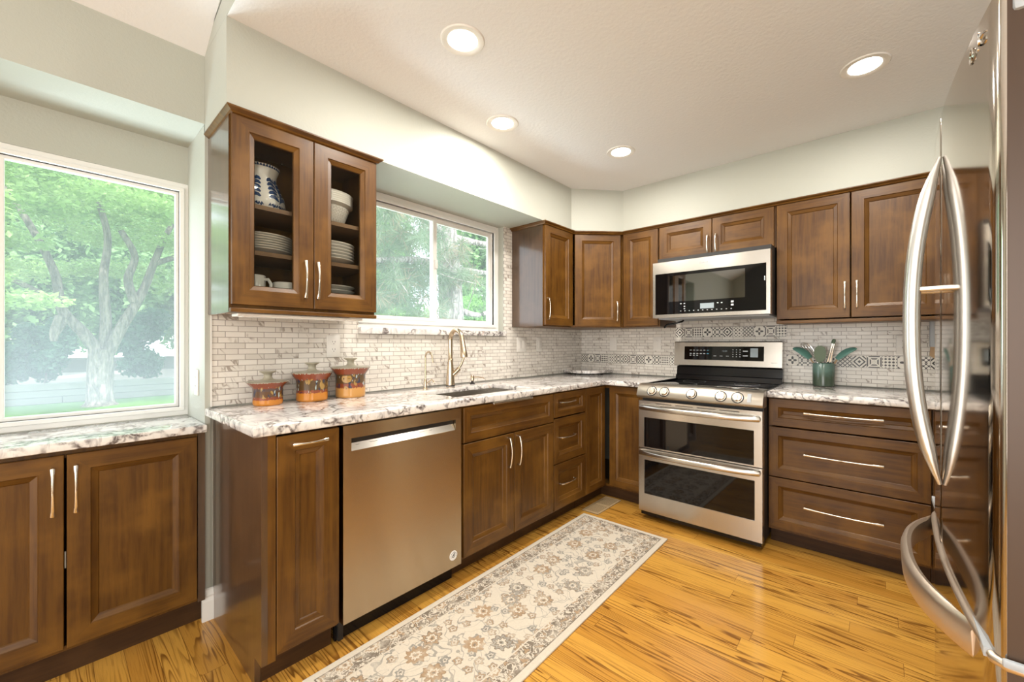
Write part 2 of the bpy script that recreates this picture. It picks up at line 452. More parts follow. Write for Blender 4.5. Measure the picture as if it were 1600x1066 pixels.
# soffit with its diagonal corner
SX = .335
mb = MB(); mb.prism([(-.009, YN), (SX, YN), (SX, -.662), (.628, -.34), (3.34, -.34), (3.34, .011), (-.009, .011)], 2.1235, ZC + .001)
struct('wall_soffit', mb, 'paint')
# tiled backsplash
mb = MB()
for y0, y1, z0, z1 in ((-2.960, WY0, .93, 1.42), (WY0, WY1, .93, WZ0 - .038), (WY1, .0, .93, 2.1235)): mb.box(-.008, 0, y0, y1, z0, z1)
struct('wall_left_tile', mb, 'tile_y')
mb = MB()
for x0, x1, z0, z1 in ((0, .934, .93, 1.0235), (0, .934, 1.1035, 1.40), (.934, 1.7295, .93, 1.2565), (.934, 1.7295, 1.3365, 1.45), (1.7295, 3.34, .93, 1.0495), (1.7295, 3.34, 1.1285, 1.40), ):
    mb.box(x0, x1, 0, .012, z0, z1)
struct('wall_back_tile', mb, 'tile_x')
for nm, x0, x1, z0 in (('trim_1', 0, .934, 1.0245), ('trim_2', .934, 1.7295, 1.2575), ('trim_3', 1.7295, 3.3, 1.0500)):
    tag(MB().box(0, x1 - x0, .0005, .012, 0, .078).build(nm, 'deco', loc=(x0, 0, z0)), kind='structure')
struct('trim_4', MB().box(-.008, .004, -2.966, -2.960, .928, 1.335), 'trim')
# baseboard on the wall end
mb = MB()
mb.prism([(0, 0), (.016, 0), (.016, .085), (.011, .10), (.013, .108), (.006, .13), (0, .135)], YN - .012, -2.953, 'y')
struct('baseboard_left', mb, 'trim')
# crown moulding along the tops of the run of wall cabinets
def crown(pts, z0=2.100, prof=((0, 0), (.008, .002), (.012, .008), (.022, .014), (.026, .017), (.026, .0225), (.0, .0225))):
    mb = MB(); rings = []
    P = [Vector(p) for p in pts]
    for i, p in enumerate(P):
        d0 = (P[i] - P[i - 1]).normalized() if i else None; d1 = (P[i + 1] - P[i]).normalized() if i < len(P) - 1 else None
        if d0 is None: d0 = d1
        if d1 is None: d1 = d0
        n0 = Vector((d0.y, -d0.x)); n1 = Vector((d1.y, -d1.x)); m = (n0 + n1); m = m/(m.length_squared/2) if m.length > 1e-6 else n0
        rings.append([mb.bm.verts.new((p.x + m.x*o, p.y + m.y*o, z0 + h)) for o, h in prof])
    k = len(prof)
    for a, b in zip(rings, rings[1:]):
        for i in range(k): mb.face([a[i], a[(i + 1) % k], b[(i + 1) % k], b[i]])
    mb.face(rings[0][::-1]); mb.face(rings[-1]); return mb
struct('trim_5', crown([(.002, -1.012), (.335, -1.012), (.335, -.640), (.6285, -.350), (3.33, -.350)]), 'woodh')

# windows
def window(name, loc, w, h, fw, glass, panes, depth=.07, sash=.028):
    """local: x along wall, facing -Y, origin bottom-left"""
    root = bpy.data.objects.new(name, None); COL.objects.link(root); root.location = loc; root.rotation_euler = (0, 0, PI/2); tag(root, kind='structure')
    mb = MB(); mb2 = MB()
    def ring(mb, x0, x1, z0, z1, t, y0, y1):
        mb.box(x0, x1, y0, y1, z0, z0 + t, .003); mb.box(x0, x1, y0, y1, z1 - t, z1, .003)
        mb.box(x0, x0 + t, y0, y1, z0 + t - .002, z1 - t + .002, .003); mb.box(x1 - t, x1, y0, y1, z0 + t - .002, z1 - t + .002, .003)
    ring(mb, 0, w, 0, h, fw, 0, depth)
    ring(mb, fw*.55, w - fw*.55, fw*.55, h - fw*.55, fw*.45, -.008, 0.02)
    mb.build('window_frame', 'vinyl', root)
    for x0, x1, y0 in panes:
        s = MB(); ring(s, x0, x1, fw, h - fw, sash, y0, y0 + .025); s.build('window_sash', 'vinyl', root)
        g = MB(); g.quad([(x0 + sash - .004, y0 + .013, fw + sash - .004), (x0 + sash - .004, y0 + .013, h - fw - sash + .004), (x1 - sash + .004, y0 + .013, h - fw - sash + .004), (x1 - sash + .004, y0 + .013, fw + sash - .004)]); g.build('glass', glass, root)
    return root
# panes: (x0,x1,y)
window('window_1', (-.062, WY0, WZ0), WY1 - WY0, WZ1 - WZ0, .052, 'glass_sink', [(.05, .60, .012), (.575, WY1 - WY0 - .05, .036)])
MB().box(-.01, .01, -.012, .0, -.03, .03, .003).build('window_latch', 'vinyl', bpy.data.objects['window_1'], (.59, .012, .45))
window('window_2', (NX, -4.29, .86), 4.29 - 2.975, 1.985 - .86, .042, 'glass_nook', [(.04, .745, .03), (.733, 1.315 - .04, .012)], sash=.016)

# ------------------------------------------------------------------ cabinets
def ringdoor(mb, x0, x1, z0, z1, yf, t=.021, fw=.058, glass=False):
    prof = [(0, t), (0, .002), (.002, 0), (fw, 0), (fw + .003, .005), (fw + .020, .0125), (fw + .023, .0165)]
    if fw < .045: prof = [(0, t), (0, .002), (.002, 0), (fw, 0), (fw + .002, .004), (fw + .014, .0105), (fw + .016, .0140)]
    if glass: prof += [(fw + .023, t)]
    rings = []
    for i, d in prof: rings.append([mb.bm.verts.new(p) for p in ((x0 + i, yf + d, z0 + i), (x1 - i, yf + d, z0 + i), (x1 - i, yf + d, z1 - i), (x0 + i, yf + d, z1 - i))])
    for a, b in zip(rings, rings[1:]):
        for k in range(4): mb.face([a[k], a[(k + 1) % 4], b[(k + 1) % 4], b[k]], 1 if k in (0, 2) else 0)
    wide = (x1 - x0) > (z1 - z0)*1.15
    if glass:
        for k in range(4): mb.face([rings[-1][k], rings[-1][(k + 1) % 4], rings[0][(k + 1) % 4], rings[0][k]])
    else: mb.face(rings[-1], 1 if wide else 0); mb.face(rings[0][::-1])
    return fw + .023
def pull(parent, x, z, L, vertical, yf, bow=.010, out=.026):
    """bow pull with flared feet, centred at x,z on a front at yf"""
    mb = MB(); pts = []; rr = []
    n = 14
    pts.append((-L/2, 0)); rr.append((.0055, .0035))
    for i in range(n + 1):
        s = -1 + 2*i/n
        pts.append((s*L/2, -(out - bow) - bow*(1 - s*s))); rr.append((.0036 + .0024*abs(s)**2, .0032))
    pts.append((L/2, 0)); rr.append((.0055, .0035))
    P = [(0, b, a) if vertical else (a, b, 0) for a, b in pts]
    mb.sweep(P, rr, up=(0, 1, 0), n=8)
    return mb.build('handle', 'nickel', parent, (x, yf, z), smooth=40, uv=False)
def front(kind, parent, x0, x1, z0, z1, yf, fw=.058, handle=None, g=.0015, mats=('wood', 'woodh')):
    mb = MB(); ringdoor(mb, x0 + g, x1 - g, z0 + g, z1 - g, yf, fw=fw)
    d = mb.build(kind, list(mats), parent, smooth=25)
    if handle: pull(d, *handle[:2], handle[2], handle[3], yf, *(handle[4:] or ()))
    return d
def base_carcass(root, w, depth, top=.888, toe=.10, toe_in=.075, open_top=False, m='wood'):
    mb = MB(); t = .018
    mb.box(0, t, -depth, 0, toe, top); mb.box(w - t, w, -depth, 0, toe, top); mb.box(t, w - t, -depth, 0, toe, toe + t); mb.box(t, w - t, -.008, 0, toe + t, top)
    mb.box(t, w - t, -depth, -depth + .02, top - .025, top)
    mb.build('carcass', m, root, smooth=30)
    MB().box(0, w, -depth + toe_in, -depth + toe_in + .018, 0, toe).build('toe_kick', 'toe', root)
def wall_carcass(root, w, depth, z0, z1, m='wood', shelves=(), inside='inside'):
    mb = MB(); t = .018
    mb.box(0, t, -depth, 0, z0, z1); mb.box(w - t, w, -depth, 0, z0, z1); mb.box(t, w - t, -depth, 0, z0, z0 + t); mb.box(t, w - t, -depth, 0, z1 - t, z1)
    mb.box(t, w - t, -.008, 0, z0 + t, z1 - t)
    mb.build('carcass', m, root, smooth=30)
    for zs in shelves: MB().box(t, w - t, -depth + .012, -.008, zs - .018, zs).build('shelf', 'shelf', root)
RL = PI/2
FX = .635                        # door face of the left base run
CD = .613                        # carcass depth
# left base run ------------------------------------------------
r = thing('pull_out_cabinet', 'narrow brown base cabinet with finished end panel, left of the dishwasher', 'cabinet', (0, -2.956, 0), RL)
mb = MB(); mb.box(0, .019, -.633, -.001, .10, .889); mb.box(0, .019, -.56, -.001, 0, .10)
mb.build('end_panel', 'wood_dark', r)
MB().box(.019, .044, -.633, -.60, .10, .889).build('stile', 'wood', r)
mb = MB(); mb.box(.02, .038, -CD, -.001, .10, .888); mb.box(.25, .267, -CD, -.001, .10, .888); mb.box(.038, .25, -CD, -.001, .10, .118); mb.box(.038, .25, -.01, -.001, .118, .888)
mb.build('carcass', 'wood', r); MB().box(.02, .267, -.56, -.542, 0, .10).build('toe_kick', 'toe', r)
front('door', r, .046, .267, .1155, .8816, -FX, handle=(.1565, .846, .12, False))
r = thing('sink_base_cabinet', 'brown double-door sink base cabinet with tilt-out drawer front, below the faucet', 'cabinet', (0, -2.060, 0), RL)
base_carcass(r, .761, CD)
d = front('drawer_front', r, .0015, .7600, .698, .8816, -FX, fw=.045)
MB().box(-.165, .165, -.016, .006, -.006, .006, .002).build('handle', 'nickel', d, (.365, -FX - .002, .8816))
front('door', r, .0015, .3805, .1155, .6945, -FX, handle=(.329, .590, .165, True, .014, .034))
front('door', r, .3825, .7600, .1155, .6945, -FX, handle=(.386 + .024, .588, .165, True, .014, .034))
r = thing('drawer_base_cabinet', 'narrow brown base cabinet with three stacked drawers, right of the sink cabinet', 'cabinet', (0, -1.298, 0), RL)
base_carcass(r, .380, CD)
for z0, z1, hz in ((.720, .8816, .817), (.418, .714, .586), (.1155, .415, .283)):
    front('drawer', r, .0015, .379, z0, z1, -FX, fw=.042 if z1 > .8 else .05, handle=(.143 + .0, hz, .165, False, .014, .034))
r = thing('corner_base_cabinet', 'brown corner base cabinet with two doors meeting at a right angle', 'cabinet', (0, 0, 0))
mb = MB(); mb.box(.0, .613, -.916, -.898, .10, .888); mb.box(.95, .968, -.600, 0, .10, .888); mb.box(0, .613, -.898, 0, .10, .118); mb.box(.613, .95, -.600, 0, .10, .118)
mb.box(.595, .613, -.898, -.60, .86, .888); mb.box(.595, .95, -.60, -.582, .86, .888); mb.build('carcass', 'wood', r)
mb = MB(); mb.box(.52, .538, -.916, -.52, 0, .10); mb.box(.538, .968, -.538, -.52, 0, .10); mb.build('toe_kick', 'toe', r)
mb = MB(); ringdoor(mb, .0035, .271, .117, .880, 0, fw=.05)
mb.build('door', ['wood', 'woodh'], r, (FX, -.916, 0), (0, 0, RL), smooth=25)
mb = MB(); ringdoor(mb, .0, .305, .117, .880, 0, fw=.05)
d = mb.build('door', ['wood', 'woodh'], r, (.660, -.6236, 0), smooth=25)
pull(d, .285, .755, .17, True, 0)
r = thing('wide_drawer_cabinet', 'wide brown base cabinet with three full-width drawers, right of the range', 'cabinet', (1.7265, 0, 0))
base_carcass(r, .701, .602)
for z0, z1, hz in ((.719, .8816, .810), (.419, .714, .574), (.1155, .416, .273)):
    front('drawer', r, .003, .699, z0, z1, -.624, fw=.048, handle=(.352, hz, .34, False, .008, .028))
r = thing('filler_base_cabinet', 'plain brown base cabinet beyond the wide drawers, behind the refrigerator', 'cabinet', (2.430, 0, 0))
base_carcass(r, .90, .602)
front('door', r, .003, .449, .1155, .8816, -.624); front('door', r, .451, .897, .1155, .8816, -.624)
# wall cabinets ------------------------------------------------
ZU0, ZU1 = 1.355, 2.108
r = thing('glass_door_cabinet', 'brown wall cabinet with two glass doors, full of white dishes', 'cabinet', (0, -2.972, 0), RL)
GW = .606
wall_carcass(r, GW, .313, 1.348, 2.100, m=['wood'], shelves=(1.588, 1.778))
MB().box(.018, GW - .018, -.30, -.008, 1.3665, 1.3995).build('cabinet_floor', 'inside', r)
MB().box(0, GW, -.337, -.300, 1.331, 1.3475, .003).build('bottom_rail', 'woodh', r)
MB().box(-.0016, -.0001, -.3125, -.0005, 1.335, 2.098).build('side_panel', 'wood_dark', r)
MB().box(.0, .010, -.313, -.0, 1.331, 1.348).build('side_skirt', 'wood_dark', r)
for x0, x1, hx in ((.004, .307, .270), (.310, .606, .322)):
    mb = MB(); ringdoor(mb, x0, x1, 1.361, ZU1, -.335, fw=.058, glass=True); d = mb.build('door', ['wood', 'woodh'], r, smooth=25)
    mb = MB(); mb.box(x0 + .079, x1 - .079, -.323, -.320, 1.44, 2.029); mb.build('glass_pane', 'glass_cab', d)
    pull(d, hx, 1.486, .16, True, -.335)
cw = crown([(.002, -2.963), (.335, -2.963), (.335, -2.368), (.002, -2.368)])
# the cabinet's own cornice, in its local frame
me_loc = cw; 
for v in me_loc.bm.verts: v.co = Vector((v.co.y + 2.972, -v.co.x, v.co.z))
me_loc.build('cornice', 'woodh', r)
r = thing('wall_cabinet', 'single-door brown wall cabinet right of the sink window', 'cabinet', (0, -1.008, 0), RL)
wall_carcass(r, .37, .313, 1.338, 2.1225); front('door', r, .006, .370, 1.345, ZU1, -.335, handle=(.034, 1.47, .16, True))
MB().box(.0, .0015, -.3125, -.0005, 1.338, 2.1225).build('side_panel', 'wood_dark', r, (-.0016, 0, 0))
# diagonal corner cabinet
r = thing('diagonal_wall_cabinet', 'diagonal corner wall cabinet with one brown door', 'cabinet', (0, 0, 0))
mb = MB(); mb.prism([(.001, -.636), (.3125, -.636), (.619, -.328), (.619, -.001), (.001, -.001)], 1.338, 1.356); mb.prism([(.001, -.636), (.3125, -.636), (.619, -.328), (.619, -.001), (.001, -.001)], 2.104, 2.1225)
mb.box(.001, .3125, -.636, -.62, 1.356, 2.106); mb.box(.603, .619, -.328, -.001, 1.356, 2.106)
mb.build('carcass', 'wood', r)
a = Vector((.335, -.632)); b = Vector((.6225, -.3445)); L = (b - a).length
mb = MB(); ringdoor(mb, .012, L - .012, 1.345, ZU1, 0); d = mb.build('door', ['wood', 'woodh'], r, (a.x, a.y, 0), (0, 0, math.atan2(b.y - a.y, b.x - a.x)), smooth=25)
pull(d, L - .045, 1.47, .16, True, 0)
r = thing('wall_cabinet', 'single-door brown wall cabinet left of the microwave', 'cabinet', (.624, 0, 0))
wall_carcass(r, .313, .327, 1.338, 2.1225); front('door', r, .008, .306, 1.345, ZU1, -.349)
r = thing('wall_cabinet', 'short two-door brown wall cabinet above the microwave', 'cabinet', (.9385, 0, 0))
wall_carcass(r,   .784, .327, 1.836, 2.1225)
front('door', r, .002, .3875, 1.842, ZU1, -.349, handle=(.360, 1.92, .12, True)); front('door', r, .389, .775, 1.842, ZU1, -.349, handle=(.416, 1.92, .12, True))
r = thing('wall_cabinet', 'tall two-door brown wall cabinet right of the microwave', 'cabinet', (1.7235, 0, 0))
wall_carcass(r, .764, .327, 1.338, 2.1225)
front('door', r, .002, .379, 1.361, ZU1, -.349, handle=(.354, 1.495, .155, True)); front('door', r, .382, .761, 1.361, ZU1, -.349, handle=(.410, 1.497, .155, True))
MB().box(0, .764, -.345, -.31, 1.335, 1.355, .003).build('bottom_rail', 'woodh', r)
r = thing('wall_cabinet', 'brown wall cabinet farthest right, behind the refrigerator', 'cabinet', (2.489, 0, 0))
wall_carcass(r, .84, .327, 1.338, 2.1225); front('door', r, .002, .42, 1.361, ZU1, -.349); front('door', r, .422, .838, 1.361, ZU1, -.349)
# nook cabinet
NXF = .0295
r = thing('nook_cabinet', 'long low brown cabinet with two doors under the big nook window', 'cabinet', (-.332, -3.772, 0), RL)
mb = MB(); mb.box(0, .018, -.339, -.001, .10, .826); mb.box(.765, .783, -.339, -.001, .10, .826); mb.box(.018, .765, -.339, -.001, .10, .118); mb.box(.018, .765, -.01, -.001, .118, .826); mb.box(.018, .765, -.339, -.32, .795, .826)
mb.build('carcass', 'wood', r)
MB().box(0, .783, -.304, -.286, 0, .10).build('toe_kick', 'toe', r)
MB().box(.759, .784, -.352, -.3395, .10, .824).build('stile', 'wood_dark', r)
front('door', r, .004, .380, .1155, .811, -.3615, handle=(.352, .685, .165, True)); front('door', r, .384, .757, .1155, .811, -.3615, handle=(.407, .685, .165, True))
MB().box(.3802, .3838, -.345, -.3395, .40, .46).build('door_bumper', 'plate', r)

# ------------------------------------------------------------------ granite tops
def slab(name, label, poly, z0, z1, holes=None, bev=.006):
    mb = MB(); mb.prism(poly, z0, z1)
    es = [e for e in mb.bm.edges if abs(e.verts[0].co.z - e.verts[1].co.z) < 1e-6]
    bmesh.ops.bevel(mb.bm, geom=es, offset=bev, segments=3, affect='EDGES', profile=.5)
    return tag(mb.build(name, 'granite', smooth=30), label, 'countertop')
ZT, ZB = .9262, .8895
SK = (.375, .535, -2.0, -1.61)      # visible sink opening
XC, YC = .648, -.662
# long counter with the sink cut-out: built as a ring of quads
mb = MB()
outer = [(.0, -2.984), (XC, -2.984), (XC, YC), (.9685, YC), (.9685, 0), (0, 0)]
xs = [0, .16, .545, XC, .9685]; ys = [-2.984, -2.03, -1.42, YC, 0]
SO = (.20, .545, -2.03, -1.42)
xs[1] = SO[0]
cells = [(i, j) for i in range(4) for j in range(4) if not (i == 1 and j == 1) and not (i == 3 and j < 3)]
vt = {}
def gv(i, j, z):
    k = (i, j, z)
    if k not in vt: vt[k] = mb.bm.verts.new((xs[i], ys[j], z))
    return vt[k]
for i, j in cells:
    mb.face([gv(i, j, ZT), gv(i + 1, j, ZT), gv(i + 1, j + 1, ZT), gv(i, j + 1, ZT)]); mb.face([gv(i, j, ZB), gv(i, j + 1, ZB), gv(i + 1, j + 1, ZB), gv(i + 1, j, ZB)])
    for di, dj, e in ((0, -1, ((i, j), (i + 1, j))), (0, 1, ((i + 1, j + 1), (i, j + 1))), (-1, 0, ((i, j + 1), (i, j))), (1, 0, ((i + 1, j), (i + 1, j + 1)))):
        if (i + di, j + dj) not in cells: mb.face([gv(*e[0], ZB), gv(*e[1], ZB), gv(*e[1], ZT), gv(*e[0], ZT)])
es = [e for e in mb.bm.edges if len(e.link_faces) == 2 and abs(e.link_faces[0].normal.dot(e.link_faces[1].normal)) < .5]
bmesh.ops.recalc_face_normals(mb.bm, faces=mb.bm.faces)
es = [e for e in mb.bm.edges if len(e.link_faces) == 2 and e.calc_face_angle(0) > 1 and abs(e.verts[0].co.z - e.verts[1].co.z) < 1e-6]
bmesh.ops.bevel(mb.bm, geom=es, offset=.007, segments=3, affect='EDGES', profile=.5)
tag(mb.build('countertop', 'granite', smooth=30), 'long white granite countertop with sink cut-out, turning the corner to the range', 'countertop')
slab('countertop', 'white granite countertop right of the range under the green crock', [(1.7295, YC), (3.34, YC), (3.34, 0), (1.7295, 0)], ZB, ZT)
slab('countertop', 'low white granite top of the nook cabinet below the big window', [(-.334, -4.29), (.044, -4.29), (.044, -2.9865), (-.334, -2.9865)], .8265, .8595, bev=.005)
mb = MB(); mb.box(-.061, .030, WY0 + .001, WY1 - .001, WZ0 - .037, WZ0 - .0005, .004)
tag(mb.build('window_sill', 'granite', smooth=30), 'thin granite sill under the sliding sink window', 'sill')
poly = [(.003, -.305)] + [(.003 + .34*t + .11*math.sin(PI*t), -.305 + .302*t - .13*math.sin(PI*t)) for t in [i/12 for i in range(1, 12)]] + [(.347, -.003), (.003, -.003)]
mb = MB(); mb.prism(poly, ZT + .0105, ZT + .036); o = tag(mb.build('corner_slab', 'granite', smooth=30), 'small curved granite corner slab lying on the countertop corner', 'slab')
for p in ((.06, -.23), (.25, -.06), (.27, -.25)): MB().box(-.02, .02, -.02, .02, 0, .0107).build('foot', 'dark', o, (p[0], p[1], ZT))
# sink, taps
r = thing('sink', 'undermount stainless steel sink basin set into the granite', 'sink', (0, 0, 0))
mb = MB(); x0, x1, y0, y1 = SO; zb = .70; t = .006; q = .004
mb.box(x0 + q, x1 - q, y0 + q, y1 - q, zb, zb + t); 
for b in ((x0 + q, x0 + q + t, y0 + q, y1 - q), (x1 - q - t, x1 - q, y0 + q, y1 - q), (x0 + q, x1 - q, y0 + q, y0 + q + t), (x0 + q, x1 - q, y1 - q - t, y1 - q)): mb.box(*b, zb, ZB + .012)
mb.build('basin', 'steel_l', r); MB().lathe([(0, .001), (.03, .001), (.042, .004), (.045, 0)], 24, (.37, -1.72, zb + t)).build('drain', 'chrome', r, smooth=40)
def arc(c, R, a0, a1, n, plane='xz'):
    return [(c[0] + R*math.cos(a0 + (a1 - a0)*i/n), c[1], c[2] + R*math.sin(a0 + (a1 - a0)*i/n)) for i in range(n + 1)]
r = thing('kitchen_faucet', 'tall brushed nickel pull-down kitchen faucet behind the sink', 'faucet', (.075, -1.693, ZT + .0003), -.12)
mb = MB(); mb.lathe([(0, 0), (.030, 0), (.031, .006)], 28); mb.build('base_ring', 'dark', r, smooth=40)
mb = MB(); mb.lathe([(.030, .006), (.029, .02), (.024, .10), (.0175, .155), (.0165, .165), (.0180, .17), (.0165, .175), (.0145, .18), (.0145, .26)], 28); mb.build('body', 'faucet', r, smooth=40)
mb = MB(); P = [(0, 0, .25)] + arc((.068, 0, .30), .068, PI, .12*PI, 14) + [(.139, 0, .292)]; mb.sweep(P, [.0145]*len(P), up=(0, 1, 0), n=14); mb.build('spout', 'faucet', r, smooth=40)
mb = MB(); mb.sweep([(.138, 0, .298), (.146, 0, .268), (.153, 0, .236), (.160, 0, .203), (.162, 0, .192)], [.0165, .0175, .0200, .0240, .0225], up=(0, 1, 0), n=16); mb.build('spray_head', 'faucet', r, smooth=40)
mb = MB(); mb.sweep([(.012, .012, .07), (.03, .035, .10), (.036, .045, .115)], [.016, .0155, .0150], up=(0, 0, 1), n=14); mb.build('valve_housing', 'faucet', r, smooth=40)
mb = MB(); mb.sweep([(.034, .040, .110), (.050, .055, .145), (.062, .065, .19), (.068, .07, .215)], [.0075, .008, .0085, .009], up=(0, 1, 0), n=12); mb.build('lever', 'faucet', r, smooth=40)
r = thing('filter_tap', 'thin curved water filter tap left of the main faucet', 'tap', (.105, -1.912, ZT + .0003))
mb = MB(); mb.lathe([(0, 0), (.016, 0), (.016, .004), (.010, .008), (.009, .055), (.0055, .062)], 20); mb.build('base', 'faucet', r, smooth=40)
mb = MB(); P = [(0, 0, .055)] + arc((.034, 0, .195), .034, PI, .1*PI, 12) + [(.072, 0, .185), (.076, 0, .165)]; mb.sweep(P, [.0052]*(len(P) - 1) + [.0045], up=(0, 1, 0), n=10); mb.build('spout', 'faucet', r, smooth=40)
mb = MB(); mb.sweep([(.0, .006, .035), (.012, .022, .045), (.02, .032, .058), (.03, .042, .04), (.034, .048, .038)], [.004, .004, .0042, .0038, .004], n=8); mb.build('lever', 'faucet', r, smooth=40)
r = thing('soap_dispenser', 'short built-in soap dispenser right of the faucet', 'dispenser', (.085, -1.508, ZT + .0003))
mb = MB(); mb.lathe([(0, 0), (.019, 0), (.019, .004), (.009, .007), (.009, .022)], 20); mb.build('base', 'dark', r, smooth=40)
mb = MB(); mb.lathe([(.013, .022), (.013, .055), (.011, .058), (0, .058)], 20); mb.sweep([(0, 0, .045), (.03, .025, .048), (.06, .045, .042), (.068, .05, .034)], [.0045, .004, .0038, .0035], n=8); mb.build('pump_head', 'faucet', r, smooth=40)

# ------------------------------------------------------------------ dishwasher
r = thing('dishwasher', 'stainless steel dishwasher with recessed pocket handle and round white sticker', 'dishwasher', (0, -2.677, 0), RL)
MB().box(.004, .600, -.600, -.01, .10, .872).build('tub', 'dark', r)
mb = MB(); mb.plate(.002, .602, .0991, .8816, (.035, .567, .778, .829), -FX, .033, .022); mb.build('door', 'steel', r)
mb = MB(); mb.prism([(-FX + .001, .776), (-FX + .003, .776), (-FX + .020, .806), (-FX + .018, .806)], .037, .565, 'x'); mb.build('handle_lip', 'steel_l', r)
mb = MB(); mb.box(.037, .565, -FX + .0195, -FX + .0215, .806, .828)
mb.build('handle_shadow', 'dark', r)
mb = MB()
for k in range(7): MB().box(.06 + k*.06, .075 + k*.06 + .02*(k % 2), -FX + .0005, -FX + .0015, .797, .7985).build('control_mark', 'ink', r, (0, .0125, 0))
MB().box(.002, .602, -.56, -.545, 0, .098).build('toe_kick', 'black', r)
MB().box(.01, .03, -.575, -.561, 0.004, .096).build('leveling_leg', 'dark', r)
mb = MB(); mb.lathe([(0, .0008), (.023, .0008), (.024, 0)], 32); o = mb.build('sticker', 'sticker', r, (.552, -FX - .0002, .159), (PI/2, 0, 0))
def text(s, size, m, parent, loc, rot, ext=.0003, align='CENTER'):
    c = bpy.data.curves.new('lettering', 'FONT'); c.body = s; c.size = size; c.extrude = ext; c.align_x = align; c.align_y = 'CENTER'
    o = bpy.data.objects.new('lettering', c); dg = None
    COL.objects.link(o); bpy.context.view_layer.update()
    me = bpy.data.meshes.new_from_object(o.evaluated_get(bpy.context.evaluated_depsgraph_get())); bpy.data.objects.remove(o)
    return finish('lettering', me, m, parent, loc, rot, uv=False)
mb = MB()
for k, ch in enumerate('CERTIFIED'):
    a = math.radians(200 - k*27.5); mb.box(.0165*math.cos(a) - .0014, .0165*math.cos(a) + .0014, .0165*math.sin(a) - .0018, .0165*math.sin(a) + .0018, .0008, .0012)
mb.sweep([(-.006, .002, .001), (-.008, -.006, .001), (0, -.010, .001), (.005, -.005, .001), (.003, .0, .001), (-.003, .002, .001), (.002, .008, .001), (.008, .012, .001)], .0013, n=6)
mb.sweep([(-.002, -.002, .001), (.004, .001, .001), (.009, .006, .001)], .0013, n=6)
mb.build('emblem', 'ink', o)

# ------------------------------------------------------------------ range
RX, RW = .970, .757
r = thing('range', 'stainless steel electric double-oven range with five knobs', 'range', (RX, 0, 0))
mb = MB(); mb.box(.004, RW - .004, -.715, -.03, .045, .905); mb.build('body', 'dark', r)
mb = MB()
for x in (.05, RW - .05):
    for y in (-.66, -.10): MB().lathe([(0, 0), (.018, 0), (.018, .01), (.010, .015), (.010, .05), (0, .05)], 12).build('leveling_foot', 'dark', r, (x, y, 0), smooth=40)
# cooktop glass and frame
MB().box(.0, RW, -.690, -.075, .905, .921, .004).build('cooktop', 'blackglass', r, smooth=40)
for x in (0, RW - .014): MB().box(x, x + .014, -.685, -.07, .9205, .9275, .002).build('cooktop_trim', 'black', r)
mb = MB()
for (x, y, R) in ((.2, -.50, .10), (.56, -.50, .12), (.2, -.24, .08), (.56, -.24, .08)):
    MB().lathe([(R - .002, .9214), (R, .9214)], 40, (x, y, 0)).build('burner_ring', 'grey', r)
# control panel: rounded lower edge
prof = [(-.700, .835), (-.775, .835), (-.790, .842), (-.795, .856), (-.778, .894), (-.762, .916), (-.745, .928), (-.690, .930), (-.690, .835)]
mb = MB(); mb.prism(prof, -.004, RW + .004, 'x')
mb.build('control_panel', 'steel_p', r, smooth=50)
nrm = Vector((0, -.88, .42)).normalized()
rot = nrm.to_track_quat('Z', 'Y').to_euler()
for kx in (.100, .186, .362, .535, .628):
    MB().lathe([(0, .0012), (.034, .0012), (.035, 0)], 28).build('knob_ring', 'dark', r, (kx, -.7815, .887), rot)
    k = MB(); k.lathe([(0, .0), (.029, 0), (.029, .003), (.025, .004), (.0245, .012), (.022, .016), (0, .016)], 28); ko = k.build('knob', 'nickel', r, (kx, -.782, .887), rot, smooth=40)
    MB().box(-.006, .006, -.022, .022, .012, .024, .003).build('knob_grip', 'nickel', ko)
MB().box(-.010, .010, -.026, .026, 0, .001).build('badge', 'grey', r, (.69, -.7815, .890), rot)
# two oven doors
def oven_door(z0, z1, win, hz, label):
    mb = MB(); mb.plate(.002, RW - .002, z0, z1, win, -.770, .05, .004); d = mb.build('oven_door', 'steel_l', r)
    MB().box(win[0] + .001, win[1] - .001, -.7675, -.7665, win[2] + .001, win[3] - .001).build('oven_glass', 'ovenglass', d)
    mb = MB(); P = []; rr = []
    for i in range(21):
        s = -1 + i/10; P.append((RW/2 + s*(RW/2 - .018), -.785 - .042*(1 - abs(s)**3.0), hz)); rr.append((.010, .017))
    mb.sweep([(P[0][0], -.768, hz)] + P + [(P[-1][0], -.768, hz)], [rr[0]] + rr + [rr[0]], up=(0, 0, 1), n=12); mb.build('oven_handle', 'steel_l', d, smooth=50)
    return d
d = oven_door(.493, .816, (.038, .712, .500, .703), .772, '')
mb = MB()
for k in range(4): MB().box(.12 + k*.135, .12 + k*.135 + .11, -.7706, -.7698, .800, .804).build('vent_slot', 'black', d)
d = oven_door(.061, .487, (.041, .716, .181, .413), .462, '')
MB().box(.01, RW - .01, -.75, -.70, .030, .060).build('kick_plate', 'black', r)
